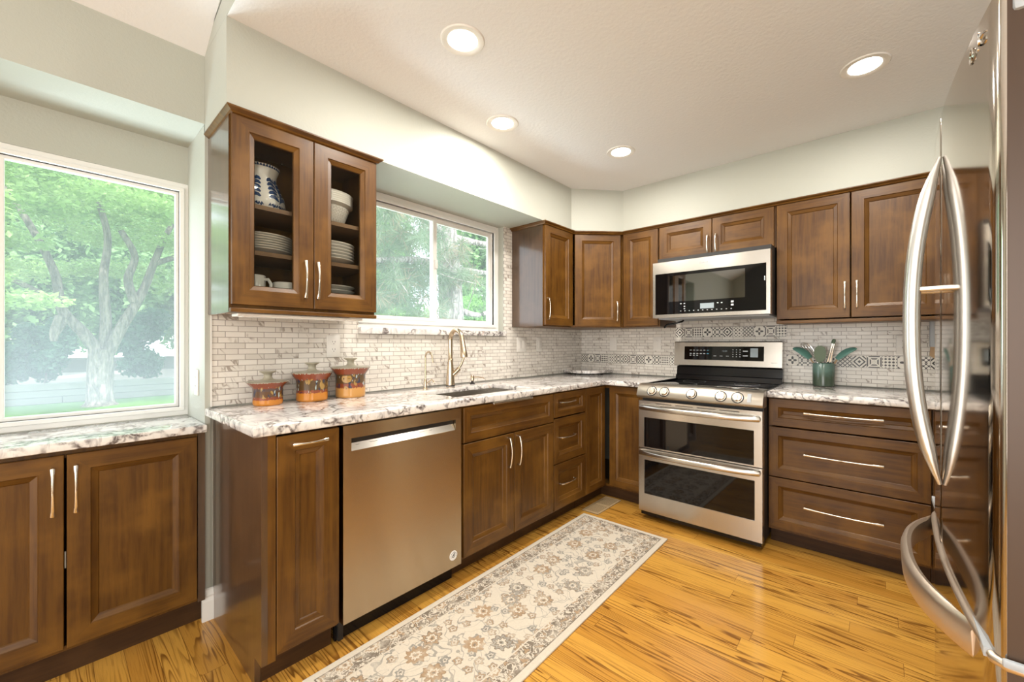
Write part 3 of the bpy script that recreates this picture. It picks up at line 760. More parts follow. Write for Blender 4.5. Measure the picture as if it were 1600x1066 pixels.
# backguard
prof = [(-.006, 1.0265), (-.080, 1.0265), (-.092, 1.035), (-.075, 1.215), (-.066, 1.222), (-.006, 1.222)]
mb = MB(); mb.prism(prof, -.012, RW - .010, 'x'); bgd = mb.build('backguard', 'steel_l', r, smooth=30)
mb = MB(); mb.prism([(-.006, .9215), (-.090, .9215), (-.082, .955), (-.064, .960), (-.055, 1.020), (-.045, 1.0262), (-.006, 1.0262)], .0, RW - .010, 'x'); mb.build('backguard_base', 'black', r, smooth=30)
tl = math.atan2(.017, .18)
disp = MB().box(-.2825, .2825, -.0012, .0012, -.053, .053, .001).build('display', 'blackglass', bgd, (.352, -.0845, 1.131), (-tl, 0, 0))
def key(parent, x0, x1, y, z0, z1, m='icon', name='touch_key'): MB().box(x0, x1, y, y + .0006, z0, z1).build(name, m, parent)
for i in range(6):
    for j in range(2):
        key(disp, -.24 + i*.026, -.24 + i*.026 + .015, -.0017, .02 - j*.026, .0245 - j*.026, 'iconb' if i == 5 else 'icon')
        if i < 3 and j: key(disp, -.24 + i*.026, -.24 + i*.026 + .013, -.0017, -.020, -.016)
for x in (-.06, -.015, .03): key(disp, x, x + .02, -.0017, -.022, -.0185)
for i in range(3):
    for j in range(4): key(disp, .075 + i*.024, .081 + i*.024, -.0017, .025 - j*.017, .030 - j*.017)
for z in (.015, -.02): key(disp, .145, .178, -.0017, z, z + .007)
MB().box(.195, .245, -.0016, -.001, -.025, .040).build('display_label', 'lcd', disp)
text('12:21', .018, 'lcd', disp, (.02, -.0014, .018), (PI/2, 0, 0))
text('LG', .020, 'sticker', bgd, (.030, -.0890, 1.062), (PI/2 - tl, 0, 0))
text('EasyClean', .010, 'grey', bgd, (.70, -.0888, 1.068), (PI/2 - tl, 0, 0))

# ------------------------------------------------------------------ microwave
MX = .964
r = thing('microwave', 'stainless over-the-range microwave with dark glass front', 'microwave', (MX, 0, 0))
MB().box(.012, .752, -.462, -.004, 1.392, 1.8335).build('body', 'dark', r)
mb = MB(); mb.plate(0, .757, 1.3928, 1.7957, (.019, .735, 1.416, 1.712), -.520, .055, .003); mb.build('door', 'steel_l', r)
MB().box(.0195, .7345, -.5188, -.5172, 1.4165, 1.7115).build('door_glass', 'blackglass', r)
MB().box(.118, .615, -.5196, -.5188, 1.505, 1.690).build('window', 'mwwindow', r)
for i in range(12): key(r, .200 + i*.030, .208 + i*.030, -.5199, 1.434, 1.438)
for x, z in ((.20, 1.485), (.225, 1.485), (.225, 1.465), (.225, 1.448), (.445, 1.476), (.47, 1.476)): key(r, x, x + .010, -.5199, z, z + .006)
for z in (1.476, 1.455): key(r, .532, .548, -.5199, z, z + .012)
MB().box(.337, .426, -.5198, -.519, 1.446, 1.482).build('display', 'lcd', r)
mb = MB()
for i in range(9): mb.box(.335 + i*.008, .3395 + i*.008, -.5204, -.5199, 1.755, 1.755 + (.011 if i in (0, 1, 3, 6) else .007))
mb.build('logo', 'grey', r)
MB().box(.724, .732, -.524, -.519, 1.60, 1.63, .002).build('latch_button', 'chrome', r)
MB().box(.02, .74, -.46, -.10, 1.385, 1.392).build('underside_vent', 'grey', r)
mb = MB(); mb.sweep([(.962, -.30, 1.33), (.99, -.32, 1.352), (1.05, -.33, 1.358), (1.10, -.31, 1.372), (1.11, -.30, 1.381)], .007, n=8); mb.sweep([(.962, -.30, 1.33), (.955, -.27, 1.345), (.952, -.24, 1.352)], .004, n=6)
tag(mb.build('power_cord', 'black', smooth=50), 'short black power cord tucked under the left end of the microwave', 'cord')

# ------------------------------------------------------------------ refrigerator
FY0, FY1, FYC = -2.456, -1.548, -2.002
fxf = lambda y: 2.346 + .026*((y - FYC)/.455)**2
r = thing('refrigerator', 'tall stainless french-door refrigerator with curved doors and freezer drawer', 'refrigerator', (0, 0, 0))
MB().box(2.455, 3.25, FY0 + .006, FY1 - .006, .02, 1.745, .006).build('cabinet_body', 'grey', r, smooth=40)
def fdoor(name, y0, y1, z0, z1):
    R = .014; pts = []
    n = 18
    for i in range(n + 1):
        y = y0 + R + (y1 - y0 - 2*R)*i/n; pts.append((fxf(y), y))
    near = [(fxf(y0) + R - R*math.sin(a), y0 + R - R*math.cos(a)) for a in [PI/2*k/6 for k in range(0, 6)]]
    far = [(fxf(y1) + R - R*math.cos(a), y1 - R + R*math.sin(a)) for a in [PI/2*k/6 for k in range(1, 7)]]
    poly = near + pts + far + [(2.448, y1), (2.448, y0)]
    mb = MB(); mb.prism(poly, z0, z1); mb.bm.normal_update(); bmesh.ops.recalc_face_normals(mb.bm, faces=mb.bm.faces)
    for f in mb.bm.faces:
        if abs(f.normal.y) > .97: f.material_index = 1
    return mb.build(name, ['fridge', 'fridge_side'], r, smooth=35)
dn = fdoor('door', FY0, FYC - .004, .716, 1.765)
df = fdoor('door', FYC + .004, FY1, .716, 1.765)
dz = fdoor('freezer_drawer', FY0, FY1, .075, .700)
MB().box(2.36, 2.44, FY0 + .02, FY1 - .02, .7005, .7155).build('gasket', 'grey', r)
MB().box(2.43, 2.455, FY0 + .012, FY1 - .012, .08, 1.74).build('door_gasket', 'dark', r)
MB().box(2.46, 3.2, FY0 + .02, FY1 - .02, 0, .02).build('base_grille', 'dark', r)
for y, d in ((FYC - .030, dn), (FYC + .030, df)):
    mb = MB(); P = []; rr = []
    for i in range(29):
        u = -1 + i/14; k = max(0, 1 - abs(u)**2.3)
        P.append((fxf(y) - .004 - .049*k, y, 1.263 + .393*u)); w = .004 + .0115*min(1, k*2.2); rr.append((.012*min(1, .5 + k*2), w))
    mb.sweep(P, rr, up=(1, 0, 0), n=16); h = mb.build('door_handle', 'handle_s', d, smooth=50)
    mb = MB(); mb.sweep([(fxf(y) - .050, y, 1.341), (fxf(y) + .001, y, 1.341)], .0068, n=12); mb.build('handle_post', 'handle_s', h, smooth=50)
# freezer handle: wide bowed band
mb = MB(); rings = []
n = 26
for i in range(n + 1):
    u = -1 + 2*i/n; y = -2.024 + .315*u; k = max(0, 1 - abs(u)**2.6)
    xo = fxf(y) - .001 - .070*k; th = .006 + .014*min(1, k*2)
    z1 = .702; z0 = .640 - .0*k
    prof = [(xo, z0 + .006), (xo + .002, z0), (xo + th*.7, z0 + .004), (xo + th, z1 - .02), (xo + th*.9, z1 - .004), (xo + th*.5, z1), (xo + .002, z1 - .004), (xo - .002, z1 - .016)]
    rings.append([mb.bm.verts.new((x, y, z)) for x, z in prof])
for a, b in zip(rings, rings[1:]):
    for k in range(8): mb.face([a[k], a[(k + 1) % 8], b[(k + 1) % 8], b[k]])
mb.face(rings[0][::-1]); mb.face(rings[-1])
mb.build('freezer_handle', 'handle_f', dz, smooth=50)
mb = MB(); P = [(fxf(y) + .001, y, .706) for y in np.linspace(-1.70, FY0 + .012, 20)] + [(fxf(FY0) + .012, FY0 + .001, .706), (2.43, FY0 + .001, .706)]
mb.sweep(P, [.002] + [.0085]*21, up=(0, 0, 1), n=10); mb.build('drawer_lip', 'handle_f', dz, smooth=50)
MB().box(2.376, 2.46, FY0 - .012, FY0 - .003, .708, .7205, .003).build('hinge', 'grey', r, smooth=40)
mb = MB(); mb.box(2.388, 2.60, FY0 - .006, FY0 + .04, 1.722, 1.775, .006); mb.build('hinge_cover', 'grey', r, smooth=40)
text('LG', .032, 'chrome', dn, (fxf(-2.372) - .0008, -2.375, 1.731), (PI/2, 0, -PI/2 - .10), .0012)
mb = MB(); P = [(0, .013*math.cos(a), .013*math.sin(a)) for a in [2*PI*i/24 for i in range(25)]]; mb.sweep(P, .0016, up=(1, 0, 0), n=6)
mb.build('logo_ring', 'chrome', dn, (fxf(-2.333) - .001, -2.333, 1.731), smooth=40)

# ------------------------------------------------------------------ ceiling lights
def can(x, y, label, e=8.5):
    r = thing('recessed_light', label, 'ceiling light', (x, y, ZC), 0, 'recessed ceiling lights')
    mb = MB(); mb.lathe([(.060, -.001), (.072, -.006), (.088, -.005), (.092, -.0005)], 40); mb.build('trim_ring', 'trim', r, smooth=40)
    mb = MB(); mb.lathe([(0, -.003), (.045, -.004), (.062, -.0015)], 40); mb.build('lens', 'lens', r, smooth=40)
    l = lamp('bulb_light', 'AREA', (0, 0, -.012), (0, 0, 0), e, (1, .94, .86), shape='DISK', size=.12); l.parent = r
for x, y, n in ((.921, -2.310, 'round recessed ceiling light nearest the camera, above the dishwasher'), (.600, -1.740, 'round recessed ceiling light above the sink, close to the soffit'),
                (.945, -.980, 'round recessed ceiling light in front of the diagonal corner cabinet'), (2.182, -1.020, 'round recessed ceiling light closest to the refrigerator'), (2.2, -2.40, 'unseen recessed fill light added straight above the refrigerator handles')):
    can(x, y, n)  # the last one is unseen, added to brighten refrigerator and floor
# ------------------------------------------------------------------ canisters
def canister_mat(name, seed, zt, bands):
    def f():
        x, y, z = sep(coord())
        th = at2(y, x)
        w = noise(vec(cs(th)*1.6 + seed, sn(th)*1.6, z*14), 1.5, 2)
        zz = z/zt + (noise(vec(cs(th)*9 + seed, sn(th)*9, 0.), 1.2, 2) - .5)*.13
        c = bands[0][1]
        for h, col in bands[1:]: c = mixc(smooth(zz, h - .008, h + .008), c, col)
        mid = smooth(zz, .30, .33)*(1 - smooth(zz, .76, .80))
        blob = smooth(w, .57, .60)
        c = mixc(blob*mid*.85, c, (.42, .25, .06)); blob2 = smooth(noise(vec(cs(th)*3 + seed + 9, sn(th)*3, z*26), 1.2, 3), .58, .61)
        c = mixc(blob2*mid*.9, c, (.02, .03, .07)); 
        blob3 = smooth(noise(vec(cs(th)*2.5 + seed + 21, sn(th)*2.5, z*11), 2.0, 2), .64, .67)
        c = mixc(blob3*mid*.9, c, (.45, .55, .52))
        return {'Base Color': c}
    return mat(name, rough=.22, coat=.3, build=f)
OR, RD, BR, GY = (.56, .21, .025), (.24, .055, .022), (.12, .055, .02), (.40, .37, .29)
M['lidglaze'] = mat('lid_glaze', rough=.3, build=lambda: {'Base Color': mixc(noise(coord(), 30, 3), (.30, .28, .21), (.42, .38, .29))})
def canister(x, y, rb, rr, h, label, seed, bands):
    r = thing('canister', label, 'canister', (x, y, ZT + .0003), 0, 'stoneware canisters')
    nm = 'canister_glaze_%d' % seed
    m = canister_mat(nm, seed, h, bands)
    MB().lathe([(0, .002), (rb - .006, 0), (rb - .001, .004), (rb, .012), (rb, h*.72), (rb + .004, h*.78), (rb + .014, h*.87), (rr - .003, h*.97), (rr, h), (rr - .008, h + .0005), (rb - .005, h - .012), (rb - .006, h*.5), (0, h*.5)], 40).build('pot', m, r, smooth=50)
    MB().lathe([(0, h - .002), (rr - .012, h - .0015), (rr - .010, h + .002), (.040, h + .005), (.022, h + .010), (.016, h + .020), (.018, h + .034), (.034, h + .044), (.033, h + .047), (0, h + .044)], 36).build('lid', 'lidglaze', r, smooth=50)
canister(.100, -2.772, .060, .088, .108, 'smallest stoneware canister, nearest the end of the counter', 3, [(0, OR), (.24, RD), (.36, BR), (.60, (.10, .06, .05)), (.72, RD), (.965, GY)])
canister(.104, -2.580, .070, .093, .140, 'middle-sized stoneware canister between the other two', 11, [(0, OR), (.30, RD), (.40, (.10, .055, .02)), (.74, RD), (.97, GY)])
canister(.106, -2.386, .073, .099, .157, 'tallest stoneware canister, nearest the sink', 17, [(0, (.60, .30, .08)), (.33, RD), (.48, (.11, .06, .022)), (.78, RD), (.97, GY)])
# glaze disc on the tall canister
mb = MB()
for i in range(24):
    a0, a1 = 2*PI*i/24, 2*PI*(i + 1)/24
    def sp(u, v): t = -.72 + u/.0735; return (.0738*math.cos(t), .0738*math.sin(t), .100 + v)
    mb.quad([sp(0, 0), sp(.025*math.cos(a0), .022*math.sin(a0)), sp(.025*math.cos(a1), .022*math.sin(a1)), sp(0, 0.0001)])
mb.build('painted_disc', mat('disc_glaze', (.40, .22, .04), .25), bpy.data.objects['canister.002'])

# ------------------------------------------------------------------ crock and utensils
CX, CY = 1.954, -.105
r = thing('utensil_crock', 'round green glazed crock holding utensils right of the range', 'crock', (CX, CY, ZT + .0003))
def crock_build():
    x, y, z = sep(coord())
    return {'Base Color': mixc(smooth(z + (noise(coord(), 40, 3) - .5)*.03, .05, .13), (.05, .075, .05), (.13, .22, .19)), 'Normal': bump(fr(z*90), .2, .001)}
MB().lathe([(0, .001), (.056, 0), (.0605, .005), (.0605, .149), (.058, .152), (.055, .149), (.055, .012), (0, .010)], 40).build('pot', mat('crock_glaze', rough=.2, coat=.3, build=crock_build), r, smooth=40)
def stick(root, p0, p1, rad, m, name='handle'):
    return MB().sweep([p0, tuple((a + b)/2 for a, b in zip(p0, p1)), p1], rad, up=(0, 1, 0.01), n=8).build(name, m, root, smooth=50)
def spoon(label, p0, p1, tip, w, m):
    r = thing('spoon', label, 'utensil', (CX, CY, ZT + .012))
    stick(r, p0, p1, .0045, 'handlewood')
    d = (Vector(tip) - Vector(p1)); N = 10; P = []; R = []
    for i in range(N + 1):
        t = i/N; P.append(tuple(Vector(p1) + d*(t*1.0 - .05) + Vector((0, 0, .014*math.sin(PI*t))))); k = math.sqrt(max(0.02, math.sin(PI*min(1, .12 + .88*t)))); R.append((w*1.35*k, .008*k + .001))
    MB().sweep(P, R, up=(0, -.8, 1), n=12).build('spoon_head', m, r, smooth=50)
spoon('teal spoon leaning left in the green crock', (.02, .01, .004), (-.075, -.01, .175), (-.175, -.02, .238), .022, 'teal')
spoon('teal spoon leaning right in the green crock', (-.01, .012, .004), (.075, -.012, .172), (.178, -.025, .240), .020, 'teal')
r = thing('spatula', 'sage green broad spatula standing upright in the crock', 'utensil', (CX, CY, ZT + .012))
stick(r, (-.005, -.02, .004), (-.015, -.03, .165), .006, 'sage')
mb = MB(); pts = [(-.016, 0), (-.030, .03), (-.033, .062), (-.026, .092), (-.010, .106), (.010, .106), (.026, .092), (.033, .062), (.030, .03), (.016, 0)]
mb.prism([(x - .016, z + .148) for x, z in pts], -.036, -.029, 'y'); mb.build('blade', 'sage', r, smooth=60)
r = thing('tongs', 'steel tongs leaning in the crock between spatula and right spoon', 'utensil', (CX, CY, ZT + .012))
mb = MB(); mb.sweep([(.02, 0, .005), (.035, -.01, .14), (.060, -.02, .275)], (.006, .004) and [(.008, .003)]*3, up=(0, 1, 0), n=8); mb.sweep([(.005, .0, .005), (.020, -.01, .14), (.052, -.02, .275)], [(.008, .003)]*3, up=(0, 1, 0), n=8); mb.build('arms', 'chrome', r, smooth=50)
MB().sweep([(.050, -.02, .268), (.056, -.02, .288), (.058, -.021, .298)], [.010, .011, .006], n=10).build('grip_end', 'sage', r, smooth=50)
r = thing('whisk', 'thin wire whisk behind the left spoon in the crock', 'utensil', (CX, CY, ZT + .012))
stick(r, (.0, .035, .004), (-.045, .04, .17), .005, 'chrome')
mb = MB()
for k in range(5):
    a = k*PI/5; P = []
    for i in range(15):
        t = i/14; s = math.sin(PI*t); R_ = .026*math.sin(2*PI*t)*.0 + .030*s**.7*(1 if t < .5 else 1)
        u = -1 if t < .5 else 1
        th = PI*t; rr_ = .028*math.sin(2*th)*1.0 if False else .028*math.cos(th)*math.sin(th)*2
        ax = .11*math.sin(th)
        P.append((-.045 - .045*ax/.11*1.6 + rr_*math.cos(a), .04 + rr_*math.sin(a), .165 + ax))
    mb.sweep(P, .0011, up=(.3, .5, .8), n=5, cap=False)
mb.build('wires', 'chrome', r, smooth=50)

# ------------------------------------------------------------------ outlets and switches
def wallplate(kind, label, loc, rz, w=.072, h=.118, n=1):
    r = thing('wall_outlet' if kind == 'o' else 'wall_switch', label, 'outlet' if kind == 'o' else 'switch', loc, rz)
    MB().box(-w/2, w/2, -.0065, -.0004, -h/2, h/2, .003).build('cover_plate', 'plate', r, smooth=40)
    for i in range(n):
        cx = (i - (n - 1)/2)*.046
        if kind == 'o':
            for s in (-1, 1):
                MB().lathe([(0, .001), (.0155, .001), (.0165, 0)], 20).build('receptacle', 'plate', r, (cx, -.0066, s*.020), (PI/2, 0, 0))
                mb = MB(); mb.box(cx - .0075, cx - .0055, -.0081, -.0074, s*.02, s*.02 + .008); mb.box(cx + .0055, cx + .0075, -.0081, -.0074, s*.02, s*.02 + .008); mb.box(cx - .002, cx + .002, -.0081, -.0074, s*.02 - .009, s*.02 - .005); mb.build('slots', 'slot', r)
        else: MB().box(cx - .016, cx + .016, -.0105, -.0066, -.032, .032, .002).build('rocker', 'plate', r, smooth=40)
    return r
wallplate('o', 'double outlet on the left wall above the tallest canister', (0, -2.430, 1.193), RL)
wallplate('s', 'two-gang switch plate right of the sink window', (0, -.897, 1.197), RL, .116, .118, 2)
wallplate('s', 'single switch plate under the wall cabinet right of the sink window', (0, -.667, 1.197), RL)
wallplate('s', 'single switch plate on the back wall close to the corner', (.353, 0, 1.203), 0)
wallplate('s', 'single switch plate on the back wall just left of the range', (.776, 0, 1.203), 0)
wallplate('o', 'outlet on the back wall beside the refrigerator handle', (2.347, 0, 1.199), 0)
wallplate('o', 'outlet on the side wall of the window nook', (-.14, YN, 1.03), 0)
# hanging utensil near the refrigerator
r = thing('hanging_utensil', 'grey-handled tool hanging on the tiled wall behind the refrigerator handle', 'utensil', (2.478, -.02, 1.10))
MB().box(-.020, .020, -.014, .014, .085, .310, .009).build('grip', 'grey', r, smooth=40)
mb = MB(); mb.prism([(-.016, .09), (.018, .09), (.020, .0), (-.020, .035)], -.008, .008, 'y'); mb.build('blade', 'handlewood', r)
MB().box(-.004, .004, .0, .0195, .28, .29).build('hook', 'grey', r)
# under cabinet light
r = thing('under_cabinet_light', 'white light bar under the glass-door cabinet', 'light', (0, -2.94, 1.318), RL)
MB().box(0, .52, -.30, -.215, 0, .012, .003).build('housing', 'plate', r); MB().box(.02, .50, -.295, -.235, -.002, .0005).build('diffuser', 'white', r)
MB().box(.05, .47, -.27, -.24, .012, .0298).build('bracket', 'plate', r)

# ------------------------------------------------------------------ dishes behind the glass doors (local cabinet frame -> world)
def cw_(lx, ly): return (-ly, -2.972 + lx)
PL = [(0, .001), (.055, 0), (.062, .003), (.095, .012), (.118, .020), (.119, .0225), (.094, .0165), (.060, .0065), (0, .006)]
first = {}
def dish(name, label, group, x, y, z, prof, m='white', n=40, cat='plate'):
    if (name, len(prof), prof[4]) in first:
        o = first[(name, len(prof), prof[4])].copy(); COL.objects.link(o)
    else:
        o = MB().lathe(prof, n).build(name, m, smooth=45); first[(name, len(prof), prof[4])] = o
    o.location = (x, y, z); return tag(o, label, cat, group)
ORD = ['bottom', 'second', 'third', 'fourth', 'fifth', 'sixth', 'seventh', 'eighth', 'ninth', 'tenth']
x, y = cw_(.155, -.165)
for k in range(7): dish('dinner_plate', ('bottom' if k == 0 else 'top' if k == 6 else ORD[k] + ' from bottom') + ' white plate of the left-hand stack on the middle shelf', 'plates on the middle shelf, left', x, y, 1.5884 + k*.0105, PL)
BW = [(0, .001), (.055, 0), (.062, .003), (.095, .012), (.126, .0245), (.1275, .0285), (.124, .0285), (.094, .0165), (.060, .0065), (0, .006)]
x, y = cw_(.435, -.165)
for k in range(6): dish('soup_plate', ('bottom' if k == 0 else 'top' if k == 5 else ORD[k] + ' from bottom') + ' white deep plate of the right-hand stack on the middle shelf', 'deep plates on the middle shelf, right', x, y, 1.5884 + k*.0150, BW)
SQ = [(0, .001), (.075, 0), (.085, .004), (.115, .013), (.128, .022), (.128, .0245), (.112, .017), (.08, .008), (0, .006)]
x, y = cw_(.450, -.138)
for k in range(4): dish('serving_dish', ('bottom' if k == 0 else 'top' if k == 3 else ORD[k] + ' from bottom') + ' white dish of the low stack on the cabinet floor', 'serving dishes on the cabinet floor', x, y, 1.3998 + k*.0215, SQ)
# large bowls on the top right
BO = [(0, .001), (.060, 0), (.068, .004), (.092, .03), (.112, .085), (.113, .092), (.107, .092), (.086, .035), (.06, .010), (0, .008)]
x, y = cw_(.425, -.160)
o = MB().lathe(BO, 56).build('chevron_bowl', 'white', smooth=45); o.location = (x, y, 1.7784); tag(o, 'white chevron-patterned bowl at the bottom of the top-shelf bowl stack', 'bowl')
mb = MB()
for k in range(40):
    a0 = 2*PI*k/40
    for s in (1, -1):
        for j in range(5):
            zz = .018 + j*.014; P = []
            for t in (0, .5, 1):
                z = zz + .012*t; R_ = np.interp(z, [.004, .03, .085], [.068, .092, .112]) + .0006; a = a0 + s*(t - .0)*PI/40
                P.append((R_*math.cos(a), R_*math.sin(a), z))
            mb.sweep(P, .0011, n=4, cap=False)
mb.build('chevron_relief', 'cream', o)
B2 = [(0, .03), (.07, .03), (.108, .062), (.128, .115), (.130, .122), (.126, .123), (.120, .118), (.10, .066), (.06, .040), (0, .038)]
B2 = [(.0, .066), (.08, .066), (.108, .088), (.126, .10), (.130, .103), (.130, .150), (.133, .154), (.128, .156), (.124, .150), (.122, .106), (.1, .092), (0, .075)]
o = MB().lathe(B2, 56).build('ribbed_bowl', 'white', smooth=45); o.location = (x, y, 1.7784); tag(o, 'white ribbed bowl nested on top of the chevron bowl', 'bowl')
mb = MB()
for z in (.109, .119, .129, .139): mb.lathe([(.1300, z), (.1315, z + .003), (.1300, z + .006)], 48)
mb.build('ribs', 'cream', o, smooth=60)
# pitcher with painted blue sprig
PT = [(0, .001), (.078, 0), (.088, .006), (.097, .03), (.092, .07), (.072, .115), (.060, .145), (.062, .165), (.072, .195), (.075, .20), (.070, .20), (.058, .165), (.054, .145), (.085, .06), (.07, .012), (0, .010)]
x, y = cw_(.150, -.165)
r = thing('pitcher', 'white ceramic pitcher with painted blue leaves on the top shelf', 'pitcher', (x, y, 1.7784))
MB().lathe(PT, 48).build('vessel', 'white', r, smooth=50)
pz = [p[1] for p in PT[1:10]]; pr = [p[0] for p in PT[1:10]]
def onp(t, z): R_ = float(np.interp(z, pz, pr)) + .0008; return (R_*math.cos(t), R_*math.sin(t), z)
mb = MB()
def stroke(pts, w):
    V = []
    for i, (t, z) in enumerate(pts):
        a = pts[max(i - 1, 0)]; b = pts[min(i + 1, len(pts) - 1)]; dt, dz = (b[0] - a[0])*.085, b[1] - a[1]; L = math.hypot(dt, dz) or 1
        ww = w*math.sin(PI*(.12 + .76*i/(len(pts) - 1))); nt_, nz = -dz/L*ww/.085, dt/L*ww
        V.append((onp(t + nt_, z + nz), onp(t - nt_, z - nz)))
    for a, b in zip(V, V[1:]): mb.quad([a[0], b[0], b[1], a[1]])
for t0 in (-.75, .55, 1.9, -2.2, 3.2):
    stroke([(t0 + .10*math.sin(k*.5), .035 + .016*k) for k in range(8)], .005)
    for k in range(5):
        z = .045 + k*.020
        for s in (-1, 1): stroke([(t0 + s*(.04 + .11*j), z + .016*math.sin(j*.7)) for j in range(5)], .009)
    for j in range(10): stroke([(t0 - .5 + .11*j, .018 + .006*math.sin(j*2)), (t0 - .45 + .11*j, .026), (t0 - .40 + .11*j, .018)], .005)
for j in range(40): stroke([(2*PI*j/40, .190), (2*PI*j/40 + .06, .1965), (2*PI*j/40 + .12, .190)], .006)
mb.build('painted_sprig', 'blue', r)
mb = MB(); mb.sweep([(-.055, .02, .175), (-.10, .035, .165), (-.125, .04, .12), (-.115, .04, .075), (-.088, .03, .05)], [(.011, .007)]*5, n=10); mb.build('handle', 'white', r, smooth=50)
def mug(lx, ly, rot, label, R=.043, h=.088):
    x, y = cw_(lx, ly); r = thing('mug', label, 'mug', (x, y, 1.3998), rot, 'mugs on the cabinet floor')
    MB().lathe([(0, .001), (R - .006, 0), (R - .001, .006), (R, .02), (R, h - .002), (R - .002, h), (R - .004, h - .002), (R - .004, .01), (0, .008)], 32).build('cup', 'white', r, smooth=45)
    MB().sweep([(R - .002, 0, h*.80), (R + .016, 0, h*.82), (R + .028, 0, h*.62), (R + .026, 0, h*.36), (R + .012, 0, h*.22), (R - .002, 0, h*.24)], [(.007, .0045)]*6, up=(0, 1, 0), n=10).build('handle', 'white', r, smooth=50)
mug(.112, -.215, .75, 'tall white mug left on the cabinet floor, handle toward the doors', h=.098)
mug(.225, -.240, 2.5, 'low white cup right of the tall mug, behind the left glass door', .048, .074)
mug(.362, -.270, -1.3, 'white mug in front of the stacked dishes behind the right glass door', .030, .080)

# ------------------------------------------------------------------ rug, vent
def rug_build():
    x, y, z = sep(coord())
    A, B = .30 - ab(x), .94 - ab(y)
    d = mn(A, B)
    wx, wy, _ = sep(noise(coord(), 42, 2, .5, color=True)); x = x + (wx - .5)*.022; y = y + (wy - .5)*.022
    fine = noise(coord(), 160, 2)
    cream = mixc(fine, (.70, .635, .53), (.58, .52, .43))
    taupe, tan, grey = (.20, .165, .13), (.40, .28, .175), (.29, .275, .245)
    def flowers(scale, R, rnd, off, petals):
        v = voro(vadd(vec(x, y, 0.), off), scale, 'F1', rnd, '2D')
        dv = vadd(vadd(vec(x, y, 0.), off), X(v.outputs['Position']), 'SUBTRACT'); a, b, _ = sep(dv)
        r = sq(a*a + b*b); th = at2(b, a); rr = r/(R*(1 + .16*cs(th*petals)))
        return rr, X(v.outputs['Color'])
    def paint(c, rr, col, outline):
        c = mixc((rr < 1.0), c, outline); c = mixc((rr < .86), c, col); c = mixc((rr < .60), c, outline); c = mixc((rr < .50), c, cream); c = mixc((rr < .30), c, col); c = mixc((rr < .14), c, taupe); return c
    # field
    vine = ab(noise(coord(), 9, 1.5, .4, .6) - .5); c = mixc((vine < .010)*.8, cream, grey)
    vine2 = ab(noise(vadd(coord(), (3, 5, 0)), 13, 1, .4, .8) - .5); c = mixc((vine2 < .008)*.7, c, grey)
    rr, col = flowers(15, .019, .9, (3.1, 1.7, 0), 5); cr, _, _ = sep(col)
    pick = mixc((cr > .5), tan, grey)
    c = paint(c, rr, pick, grey)
    rr, col = flowers(6.2, .041, .62, (.3, .2, 0), 9); cr, cg, _ = sep(col)
    c = paint(c, rr, mixc((cr > .62), tan, (.33, .31, .27)), mixc(cg, taupe, tan))
    # border
    bn = noise(coord(), 34, 3, .6, .6); bc = mixc((ab(bn - .5) > .035), cream, taupe); bc = mixc((bn > .60), bc, tan)
    rr, col = flowers(9.0, .030, .25, (.055, .05, 0), 8); bc = paint(bc, rr, tan, cream)
    c = mixc((d < .112), c, (.62, .56, .47)); c = mixc((d < .106), c, bc); c = mixc((d < .034), c, taupe); c = mixc((d < .029), c, cream)
    wear = noise(coord(), 22, 4, .7)
    c = mixc(smooth(wear, .42, .72)*.6, c, cream)
    return {'Base Color': c, 'Normal': bump(fine, .4, .002)}
mb = MB(); mb.box(-.30, .30, -.94, .94, 0, .009, .003)
tag(mb.build('runner_rug', mat('rug_pile', rough=.95, spec=.1, build=rug_build), loc=(.962, -1.899, .0005), rot=(0, 0, .015)), 'cream floral runner rug with taupe border on the oak floor', 'rug')
r = thing('floor_vent', 'flat wooden floor register in front of the corner cabinet', 'vent', (.60, -.912, 0))
M['ventwood'] = mat('vent_wood', (.50, .36, .20), .4)
M['ventgap'] = mat('vent_gap', (.16, .12, .07), .7)
mb = MB(); mb.box(0, .132, 0, .34, .0003, .003); mb.build('backing', 'ventgap', r)
mb = MB()
for b in ((0, .132, 0, .02), (0, .132, .32, .34), (0, .016, .02, .32), (.116, .132, .02, .32), (.016, .116, .16, .18)): mb.box(*b, .003, .006, .001)
mb.build('frame', 'ventwood', r)
mb = MB()
for i in range(9): mb.box(.0205 + i*.0105, .0255 + i*.0105, .02, .32, .003, .0052)
mb.build('louvers', 'ventwood', r)

# ------------------------------------------------------------------ outdoors
GZ = -.30
tag(MB().box(-45, -.47, -30, 30, GZ - .2, GZ).build('lawn', 'grass'), kind='structure')
tag(MB().box(-24, -13.6, -30, 30, GZ, -.02).build('raised_bed', 'soil'), kind='structure')
r = thing('retaining_wall', 'low weathered timber retaining wall behind the big tree', 'retaining wall', (0, 0, GZ))
for k in range(3):
    mb = MB()
    for y in np.arange(-20, 12, 2.4): mb.box(-13.6, -13.42 + .02*k, y + .8*k % 1, y + 2.39 + .8*k % 1, .17*k, .17*k + .165, .012)
    mb.build('timber_course', 'timber', r)
mb = MB()
for k in range(3): mb.box(-13.4, -11.9, -7.0, -5.6 + .05*k, .165*k, .165*k + .16, .012)
mb.build('timber_step', 'timber', r)
mb = MB()
for y in np.arange(-20, 12, 2.4): mb.box(-16.9, -16.75, y, y + 2.38, .30, .75, .012)
tag(mb.build('retaining_wall', 'timber'), 'upper timber wall half hidden behind the shrubs', 'retaining wall')

